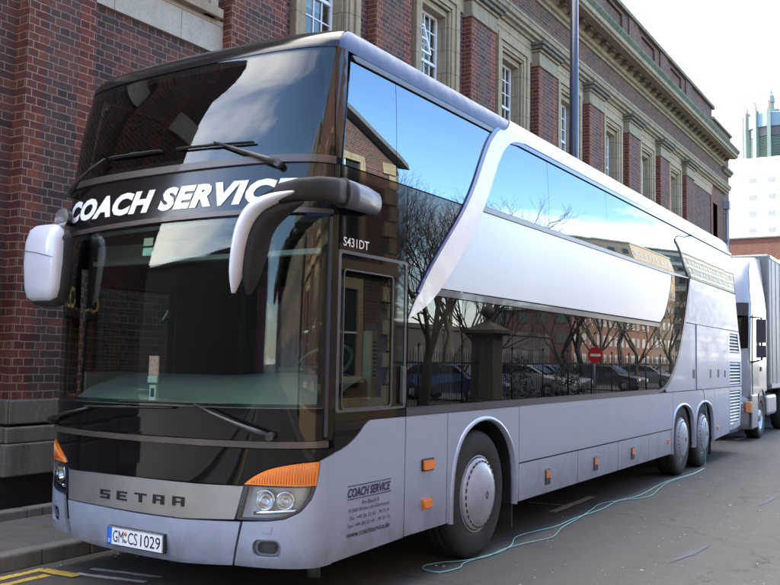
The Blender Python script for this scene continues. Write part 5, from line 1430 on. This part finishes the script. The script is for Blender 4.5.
gabled('gabled_house', 'brown brick gabled house with pale quoins across the road from the coach front', 9.3, 4.2, 14.1, 6.7, .72, M['brown_brick'], M['sandstone'])
gabled('gabled_house', 'brown brick gabled house with pale quoins further back along the opposite pavement', 9.6, -9, 3.4, 8.2, .7, M['brown_brick'], M['sandstone'])
def block(name, label, x0, x1, y0, y1, h, mat, st=3.1, wm=None, bandmat=None):
    b = empty(name, ((x0+x1)/2, (y0+y1)/2, 0), label, 'building')
    m = MB(); m.box(x0, x1, y0, y1, 0, h); m.build('wall', mat, b)
    m = MB(); m.box(x0-.2, x1+.2, y0-.2, y1+.2, h, h+.4); m.build('roof_edge', bandmat or (M['dark_brick'] if mat is M['dark_brick'] else M['concrete']), b)
    spots = []; z = 1.8
    while z < h-1:
        y = y0+1.5
        while y < y1-1.5: spots.append(((x0, y, z), 0)); y += 2.8
        x = x0+1.5
        while x < x1-1.5: spots.append(((x, y0, z), 1)); x += 2.8
        z += st
    first = {}
    for (p_, ax_) in spots[:100]:
        if ax_ not in first:
            m = MB()
            if ax_ == 0: m.box(p_[0]-.04, p_[0]+.02, p_[1]-.75, p_[1]+.75, p_[2]-.7, p_[2]+.8)
            else: m.box(p_[0]-.75, p_[0]+.75, p_[1]-.04, p_[1]+.02, p_[2]-.7, p_[2]+.8)
            o_ = m.build('window', wm or M['house_glass'], b); first[ax_] = (o_, Vector(p_), o_.location.copy())
        else:
            o_, p0_, l0_ = first[ax_]; c = o_.copy(); COL.objects.link(c); c.parent = b; c.location = l0_+Vector(p_)-p0_
    if len(spots) > 100:
        m = MB()
        for (p_, ax_) in spots[100:]:
            if ax_ == 0: m.box(p_[0]-.04, p_[0]+.02, p_[1]-.75, p_[1]+.75, p_[2]-.7, p_[2]+.8)
            else: m.box(p_[0]-.75, p_[0]+.75, p_[1]-.04, p_[1]+.02, p_[2]-.7, p_[2]+.8)
        tag(m.build('windows', wm or M['house_glass'], b), kind='stuff')
    if bandmat:
        m = MB(); z = 3.0
        while z < h: m.box(x0-.15, x1+.1, y0-.15, y1+.1, z, z+1.1); z += st
        m.build('balcony_bands', bandmat, b)
    return b
block('orange_brick_block', 'orange brick flats beyond the bare trees of the car park', 40, 52, 108, 146, 8.6, simple('orange_brick', (.115, .058, .042), .85, var=.15, vscale=.8), 2.8)
block('stone_office', 'tan stone office building beyond the car park, plain end wall', 44, 60, 150, 176, 25, simple('tan_stone', (.30, .23, .16), .8, var=.08, vscale=.4), 3.4)
block('banded_office', 'long office with pale horizontal concrete bands far along the street', 44, 60, 190, 262, 30, simple('office_dark', (.10, .11, .10), .5), 3.6, bandmat=M['concrete'])
block('added_dark_block', 'low dark block added at the back of the car park to darken reflections', 36, 44, 20, 90, 4.2, M['dark_brick'], 3.0, wm=M['dash_dark'])  # added dark mass, closes off the bright horizon in the side glass
block('stone_terrace', 'sooty stone terrace on the opposite pavement behind the viewer', 12, 30, -80, -14, 13, M['dark_stone'], 3.3, wm=M['dash_dark'])
block('low_brick_terrace', 'low dark brick terrace past the open corner of the brick building', -32, -6, -46, -24, 8.6, M['dark_brick'], 3.0, wm=M['dash_dark'])
block('far_terrace', 'dark brick terrace closing the left side of the street far behind the viewer', -16, -4, -130, -52, 16, M['dark_brick'], 3.1, wm=M['dash_dark'])
# gate pier with ball, and railings
gp = empty('gate_pier', (9.4, 19.5, 0), 'square stone gate pier with a ball finial on the opposite pavement', 'gate pier')
m = MB(); m.box(8.98, 9.82, 19.08, 19.92, .118, .45); m.box(9.04, 9.76, 19.14, 19.86, .45, 2.42); m.build('shaft', M['dark_stone'], gp, .02)
m = MB(); m.box(8.86, 9.94, 18.96, 20.04, 2.42, 2.52); m.box(8.92, 9.88, 19.02, 19.98, 2.36, 2.42)
m.add([(8.9, 19.0, 2.52), (9.9, 19.0, 2.52), (9.9, 20.0, 2.52), (8.9, 20.0, 2.52), (9.3, 19.4, 2.78), (9.5, 19.4, 2.78), (9.5, 19.6, 2.78), (9.3, 19.6, 2.78)], [(0, 1, 5, 4), (1, 2, 6, 5), (2, 3, 7, 6), (3, 0, 4, 7), (4, 5, 6, 7)])
m.build('cap', M['dark_stone'], gp)
m = MB(); m.lathe([(2.78, .12), (2.86, .07), (2.90, .09), (2.96, .17), (3.06, .22), (3.16, .20), (3.24, .12), (3.27, 0)], (9.4, 19.5, 0), 'z', 20); m.build('ball_finial', M['dark_stone'], gp)
def railing(y0, y1, label):
    r = empty('railing', (9.4, (y0+y1)/2, 0), label, 'railing')
    m = MB(); m.box(9.38, 9.43, y0, y1, .35, .40); m.box(9.38, 9.43, y0, y1, 1.50, 1.55); m.build('rails', M['ironblack'], r)
    m = MB(); y = y0+.07; k = 0
    while y < y1: m.tube([(9.405, y, .2), (9.405, y, 1.76), (9.405, y, 1.86)], [.011, .011, .002], 4, smooth=False); y += .14
    tag(m.build('bars', M['ironblack'], r), kind='stuff')
    m = MB(); y = y0+1.2
    while y < y1: m.tube([(9.405, y, .1), (9.405, y, 1.95)], .026, 6); m.lathe([(1.95, .02), (2.0, .045), (2.06, .01)], (9.405, y, 0), 'z', 8); y += 2.4
    m.build('stanchions', M['ironblack'], r)
railing(14.3, 18.9, 'short black iron railing between gabled house and gate pier')
railing(20.1, 66, 'long black iron railing running away from the gate pier')
# no entry sign
ne = empty('no_entry_sign', (9.1, 28, 0), 'round red no entry sign with a white bar on a grey pole', 'road sign')
m = MB(); m.tube([(9.12, 28, .1), (9.12, 28, 2.2)], .035, 8); m.build('pole', M['grey_trim'], ne)
m = MB(); 
dv = Vector((-1, -.9, 0)).normalized(); rot = dv.to_track_quat('Z', 'Y').to_matrix()
m.lathe([(-.01, 0), (-.01, .30), (0, .30), (0, 0)], (0, 0, 0), 'z', 32, smooth=False); m.v = [tuple(rot @ Vector(v)+Vector((9.07, 27.96, 1.88))) for v in m.v]; dsc = m.build('disc', M['red'], ne)
m = MB(); m.box(-.2, .2, -.05, .05, .002, .006); m.v = [tuple(Matrix.Rotation(0, 3, 'Z') @ (rot @ Vector(v))+Vector((9.07, 27.96, 1.88))) for v in m.v]
bar = m.build('bar', M['pure_white'], dsc)
# align bar horizontally
def fix_bar():
    up = Vector((0, 0, 1)); side_ = up.cross(dv).normalized(); mm_ = MB()
    c_ = Vector((9.07, 27.96, 1.88))+dv*.004
    vs = [c_+side_*a*.2+up*b*.05+dv*e for e in (0, .004) for a, b in ((-1, -1), (1, -1), (1, 1), (-1, 1))]
    mm_.add(vs, [(0, 3, 2, 1), (4, 5, 6, 7), (0, 1, 5, 4), (1, 2, 6, 5), (2, 3, 7, 6), (3, 0, 4, 7)]); return mm_
bpy.data.objects.remove(bar); fix_bar().build('bar', M['pure_white'], dsc)
lamp_post(9.0, 42, 9, 'dark street lamp standing on the opposite pavement beyond the no entry sign', M['ironblack'], None, -1)
lamp_post(9.0, 64, 9, 'dark street lamp far along the opposite pavement', M['ironblack'], None, -1)

# bare trees
def grow(m, p, d, L_, r_, lvl, rn, twigs):
    n = 3; pts = [p]; dd = d
    for i in range(n):
        dd = (dd+Vector((rn.uniform(-.18, .18), rn.uniform(-.18, .18), rn.uniform(-.05, .14)))).normalized(); pts.append(pts[-1]+dd*L_/n)
    r1 = r_*.62; tgt = m if lvl < 2 else twigs
    tgt.tube(pts, [r_+(r1-r_)*i/n for i in range(n+1)], 6 if lvl < 2 else 3, caps=False, smooth=lvl < 2)
    if lvl >= 6 or r1 < .0025: return
    k = 3
    for i in range(k):
        ax = Vector((rn.uniform(-1, 1), rn.uniform(-1, 1), rn.uniform(-.2, .2))).normalized()
        nd = (Matrix.Rotation(R(rn.uniform(18, 48)), 3, ax) @ dd+Vector((0, 0, .12))).normalized()
        st = pts[-1] if i < 2 else pts[rn.choice([1, 2])]
        grow(m, st, nd, L_*rn.uniform(.66, .85), r1*rn.uniform(.75, 1.0), lvl+1, rn, twigs)
def tree(x, y, h, seed, label):
    rn = random.Random(seed); t = empty('bare_tree', (x, y, 0), label, 'tree', 'bare trees in the car park')
    a, b = MB(), MB(); grow(a, Vector((x, y, 0)), Vector((0, 0, 1)), h*.30, h*.022, 0, rn, b)
    a.build('trunk', M['bark'], t, recalc=False); b.build('crown', M['bark'], t, recalc=False); return t
protos = [tree(13, 22, 8.5, 3, 'bare winter tree close behind the railing, nearest the gate pier'), tree(15, 31, 9.5, 8, 'tall bare winter tree behind the railing past the gate pier')]
index_kids()
tl = ['in the second row of the car park', 'beside the low dark block', 'half way along the car park', 'leaning towards the road', 'near the no entry sign', 'at the far end of the railing', 'before the orange flats', 'before the tan office', 'with a wide low crown', 'last in the far row', 'between parked cars', 'close to the lamp', 'short and close to the railing', 'behind the blue car', 'between the white and pale blue cars', 'behind the white car', 'before the black car', 'in the near corner of the car park']
for i, (x, y, s_, rz) in enumerate(((12.5, 17, .8, 2), (18, 26, 1.0, 1), (13.5, 39, .9, 3), (20, 37, 1.1, 4), (16, 48, 1.0, 5), (24, 50, 1.1, .5), (14, 58, .95, 2.4), (22, 66, 1.1, 1.2), (15, 74, 1.0, 3.3), (26, 84, 1.2, .2), (18, 92, 1.1, 5.4), (30, 30, 1.1, 2.9), (12.2, 25, .7, 4.4), (16, 24, .85, .9), (13, 35, .8, 1.9), (18, 33, 1.0, 2.8), (12.6, 45, .8, 5.1), (20, 20, .9, .3))):
    c = copy_tree(protos[i % 2]); c.location = (x, y, 0); c.scale = (s_,)*3; c.rotation_euler = (0, 0, rz); c['label'] = 'bare winter tree '+tl[i]
# hedge-like dark shrubs below the trees
def shrub(x, y, seed, label):
    rn = random.Random(seed); t = empty('bush', (x, y, 0), label, 'bush', 'bushes behind the railing'); m = MB()
    for k in range(420):
        a = rn.uniform(0, 6.28); r_ = rn.uniform(0, 1)**.5; z = rn.uniform(.1, 1.7); rr = r_*.8*(1.1-z/2.4)
        p = Vector((x+rr*math.cos(a), y+rr*math.sin(a), z)); d = Vector((rn.uniform(-1, 1), rn.uniform(-1, 1), rn.uniform(-1, 1))).normalized(); e = d.orthogonal().normalized()*.05
        m.add([p-e, p+d*.14, p+e], [(0, 1, 2)])
    m.build('foliage', simple('holly', (.03, .05, .025), .5) if 'holly' not in bpy.data.materials else bpy.data.materials['holly'], t, recalc=False); return t
shrub(10.6, 24.5, 1, 'dark evergreen bush behind the railing nearest the gate pier'); shrub(10.8, 29.5, 2, 'dark evergreen bush behind the railing beside the no entry sign')
# parked cars
def car(x, y, rz, mat, label):
    c = empty('parked_car', (x, y, .03), label, 'car', 'cars parked in the car park across the road'); 
    prof = [(-2.05, .30), (-2.1, .55), (-2.0, .78), (-1.1, .95), (-.45, 1.38), (.6, 1.46), (1.45, 1.36), (1.95, .98), (2.05, .85), (2.08, .40), (2.0, .30)]
    rows = []
    for u in (-1, -.97, -.85, 0, .85, .97, 1):
        s_ = 1-.10*(abs(u) > .95)-.03*(abs(u) > .99); rows.append([(x+yy*(1-.02*(abs(u) > .9)), y+.86*u*(1-(.14 if z > 1.0 else 0)), .03+.30+(z-.30)*s_) for yy, z in prof])
    m = MB(); m.grid(rows)
    for r_ in (rows[0], rows[-1]):
        b = len(m.v); m.v += r_; m.f.append([b+i for i in range(len(r_))]); m.m.append(0); m.sm.append(False)
    body = m.build('body', mat, c)
    m = MB()
    for sg in (-1, 1): m.prism([(x-1.0, 1.0), (x-.45, 1.36), (x+.6, 1.43), (x+1.35, 1.33), (x+1.6, 1.0)], y+sg*.765, y+sg*.80, 'y')
    m.build('side_window', M['house_glass'], c)
    m = MB(); m.add([(x-1.13, y-.66, 1.0), (x-1.13, y+.66, 1.0), (x-.50, y+.60, 1.41), (x-.50, y-.60, 1.41)], [(0, 1, 2, 3)]); m.build('windscreen', M['house_glass'], c)
    for wx in (-1.3, 1.3):
        for sg in (-1, 1):
            m = MB(); m.lathe([(-.1, .15), (-.1, .31), (.08, .31), (.1, .28), (.09, .2)], (x+wx, y+sg*.78, .34), 'y', 18); w_ = m.build('wheel', M['rubber'], c); m = MB(); m.lathe([(.07, .2), (.09, .1), (.09, 0), (-.09, 0), (-.09, .1), (-.07, .2)], (x+wx, y+sg*.78, .34), 'y', 12); m.build('rim', M['steel'], w_)
    for sg in (-1, 1): m = MB(); m.box(x-2.09, x-1.95, y+sg*.6-.15, y+sg*.6+.15, .62, .75); m.build('headlight', M['plate_white'], c, .02)
    c.rotation_euler = (0, 0, rz); return c
car(14, 26, .05, paint('car_blue', (.015, .035, .12), .3), 'blue hatchback parked behind the railing near the gate pier')
car(14, 33, -.04, paint('car_white', (.4, .4, .4), .1), 'white hatchback parked behind the railing past the no entry sign')
car(14.4, 36.2, .03, paint('car_pale_blue', (.10, .15, .22), .3), 'pale blue hatchback parked beside the white one')
car(14, 44, .0, paint('car_dark', (.02, .02, .025), .3), 'black hatchback parked far along the car park')
car(14, 52, .06, paint('car_silver', (.2, .2, .21), .5), 'silver hatchback parked furthest along the car park')

# ------------------------------------------------------------------ the man sitting behind the driver's seat
def sitting_man(x, y, z):
    p = empty('person', (x, y, z), 'bald man in a dark coat sitting inside the coach behind the cab window', 'person')
    def skin(name, verts, edges, radii, mat, par, root=0, sub=2):
        me = bpy.data.meshes.new(name); me.from_pydata([(x+a, y+b, z+c) for a, b, c in verts], edges, []); me.materials.append(mat)
        o = bpy.data.objects.new(name, me); COL.objects.link(o); o.parent = par; o.location = -wloc(par)
        bm = bmesh.new(); bm.from_mesh(me); ly = bm.verts.layers.skin.verify(); bm.verts.ensure_lookup_table()
        for v_, r_ in zip(bm.verts, radii): v_[ly].radius = (r_, r_)
        bm.verts[root][ly].use_root = True; bm.to_mesh(me); bm.free()
        o.modifiers.new('skin', 'SKIN').use_smooth_shade = True; sm_ = o.modifiers.new('sub', 'SUBSURF'); sm_.levels = sub; sm_.render_levels = sub; return o
    # facing -y, seat height .45
    V = [(0, 0, .52), (0, .03, .70), (0, .04, .90), (0, .02, 1.02), (0, -.01, 1.12)]; Rr = [.15, .14, .16, .11, .055]
    E_ = [(0, 1), (1, 2), (2, 3), (3, 4)]
    for s_ in (-1, 1):
        b = len(V); V += [(s_*.10, -.04, .52), (s_*.12, -.44, .54), (s_*.12, -.46, .12), (s_*.12, -.60, .05)]; Rr += [.095, .065, .05, .04]; E_ += [(0, b), (b, b+1), (b+1, b+2), (b+2, b+3)]
        b = len(V); V += [(s_*.19, .02, .98), (s_*.24, -.05, .74), (s_*.16, -.27, .64)]; Rr += [.07, .05, .036]; E_ += [(3, b), (b, b+1), (b+1, b+2)]
    body = skin('body', V, E_, Rr, M['coat'], p)
    rows = []
    for (zz, rx, ry, oy) in ((1.10, .045, .05, .0), (1.14, .055, .065, -.01), (1.17, .062, .085, -.018), (1.21, .070, .095, -.015), (1.26, .076, .102, -.005), (1.30, .077, .103, .0), (1.34, .070, .092, .005), (1.37, .052, .068, .008), (1.385, .025, .03, .01)):
        rows.append([(x+rx*math.cos(2*math.pi*k/20), y+oy+ry*math.sin(2*math.pi*k/20), z+zz) for k in range(20)])
    m = MB(); m.grid(rows, closed=True); b = len(m.v)-20; m.f.append([b+k for k in range(20)]); m.m.append(0); m.sm.append(True)
    hd = m.build('head', M['skin'], body)
    m = MB(); m.add([(x-.012, y-.108, z+1.235), (x+.012, y-.108, z+1.235), (x, y-.098, z+1.28), (x, y-.132, z+1.238)], [(0, 1, 3), (1, 2, 3), (2, 0, 3), (0, 2, 1)]); m.build('nose', M['skin'], hd)
    for s_ in (-1, 1):
        m = MB(); m.lathe([(-.012, 0), (-.010, .022), (0, .03), (.010, .022), (.012, 0)], (x+s_*.078, y+.0, z+1.25), 'x', 12); m.build('ear', M['skin'], hd)
        m = MB(); m.lathe([(-.006, 0), (-.004, .009), (.004, .009), (.006, 0)], (x+s_*.03, y-.098, z+1.275), 'y', 10); m.build('eye', M['ink'], hd)
        hv = [(s_*.16, -.27, .64), (s_*.14, -.33, .63)]; hr = [.03, .034]; he = [(0, 1)]
        for f_ in range(4):
            b = len(hv); dx = (f_-1.5)*.018; L_ = (.062, .075, .07, .055)[f_]
            hv += [(s_*.14+dx, -.37, .628), (s_*.14+dx, -.37-L_*.5, .618), (s_*.14+dx, -.37-L_*.8, .590)]; hr += [.010, .009, .008]; he += [(1, b), (b, b+1), (b+1, b+2)]
        b = len(hv); hv += [(s_*.10, -.33, .625), (s_*.085, -.37, .61)]; hr += [.012, .009]; he += [(1, b), (b, b+1)]
        skin('hand', hv, he, hr, M['skin'], body, 0, 1)
    m = MB(); m.box(x-.024, x+.024, y-.112, y-.106, z+1.195, z+1.203); m.build('mouth', simple('lip', (.25, .10, .08), .5), hd)
sitting_man(.93, 1.98, .26)

# ================================================================== LIGHT
SUN_EL, SUN_AZ = R(27), math.atan2(-.98, -.17)     # direction to the sun: over the brick building, slightly behind the viewer
sd = Vector((math.sin(SUN_AZ)*math.cos(SUN_EL), math.cos(SUN_AZ)*math.cos(SUN_EL), math.sin(SUN_EL)))
sl = bpy.data.lights.new('sun', 'SUN'); sl.energy = 3.2; sl.angle = R(.53); sl.color = (1, .94, .85)
so = bpy.data.objects.new('sun', sl); COL.objects.link(so); so.rotation_euler = sd.to_track_quat('Z', 'Y').to_euler(); so.location = (0, 0, 60)
w = bpy.data.worlds.new('World'); scene.world = w; w.use_nodes = True; n = w.node_tree; n.nodes.clear()
out = n.nodes.new('ShaderNodeOutputWorld'); bg = n.nodes.new('ShaderNodeBackground'); sky = n.nodes.new('ShaderNodeTexSky')
sky.sky_type = 'NISHITA'; sky.sun_disc = False; sky.sun_elevation = SUN_EL; sky.sun_rotation = SUN_AZ; sky.air_density = 1.0; sky.dust_density = .5; sky.ozone_density = 3.0
tc = n.nodes.new('ShaderNodeTexCoord'); sp = n.nodes.new('ShaderNodeSeparateXYZ'); n.links.new(tc.outputs['Generated'], sp.inputs[0])
# clouds on a flat layer: direction / height
def MN(op, a, b=None):
    x = n.nodes.new('ShaderNodeMath'); x.operation = op
    for i, v in enumerate((a, b)):
        if v is None: continue
        if isinstance(v, (int, float)): x.inputs[i].default_value = v
        else: n.links.new(v, x.inputs[i])
    return x.outputs[0]
zz = MN('ADD', MN('MAXIMUM', sp.outputs[2], 0.0), .16)
cb = n.nodes.new('ShaderNodeCombineXYZ'); n.links.new(MN('DIVIDE', sp.outputs[0], zz), cb.inputs[0]); n.links.new(MN('DIVIDE', sp.outputs[1], zz), cb.inputs[1])
mp = n.nodes.new('ShaderNodeMapping'); mp.inputs['Scale'].default_value = (.55, .9, 1); mp.inputs['Location'].default_value = CLOUD_LOC; n.links.new(cb.outputs[0], mp.inputs[0])
cn = noise_n(n, 1.0, 7, .58, mp.outputs[0], .25)
# more cloud toward the far end of the street (+y, behind the brick building)
bias = MN('MULTIPLY', MN('SUBTRACT', MN('MULTIPLY', sp.outputs[1], .2), MN('MULTIPLY', sp.outputs[0], .6)), 1.0)
cf = MN('ADD', cn.outputs[0], MN('MULTIPLY', bias, .60))
cf = MN('ADD', cf, MN('MULTIPLY', MN('MAXIMUM', MN('SUBTRACT', sp.outputs[2], .62), 0.0), .9))
lowb = MN('MULTIPLY', MN('SUBTRACT', .28, sp.outputs[2]), .55); cf = MN('ADD', cf, MN('MAXIMUM', lowb, -.03))
mask = ramp(n, cf, [(.51, 0.0), (.78, 1.0)])
cc = mix(n, mask, sky.outputs[0], CLOUD)
n.links.new(cc, bg.inputs[0]); bg.inputs[1].default_value = .15
n.links.new(bg.outputs[0], out.inputs[0])
scene.render.engine = 'CYCLES'
vs_ = scene.view_settings; vs_.view_transform = 'Standard'; vs_.look = 'None'; vs_.gamma = 1; vs_.use_curve_mapping = False; vs_.exposure = EXPO
scene.cycles.max_bounces = 8; scene.cycles.transparent_max_bounces = 16
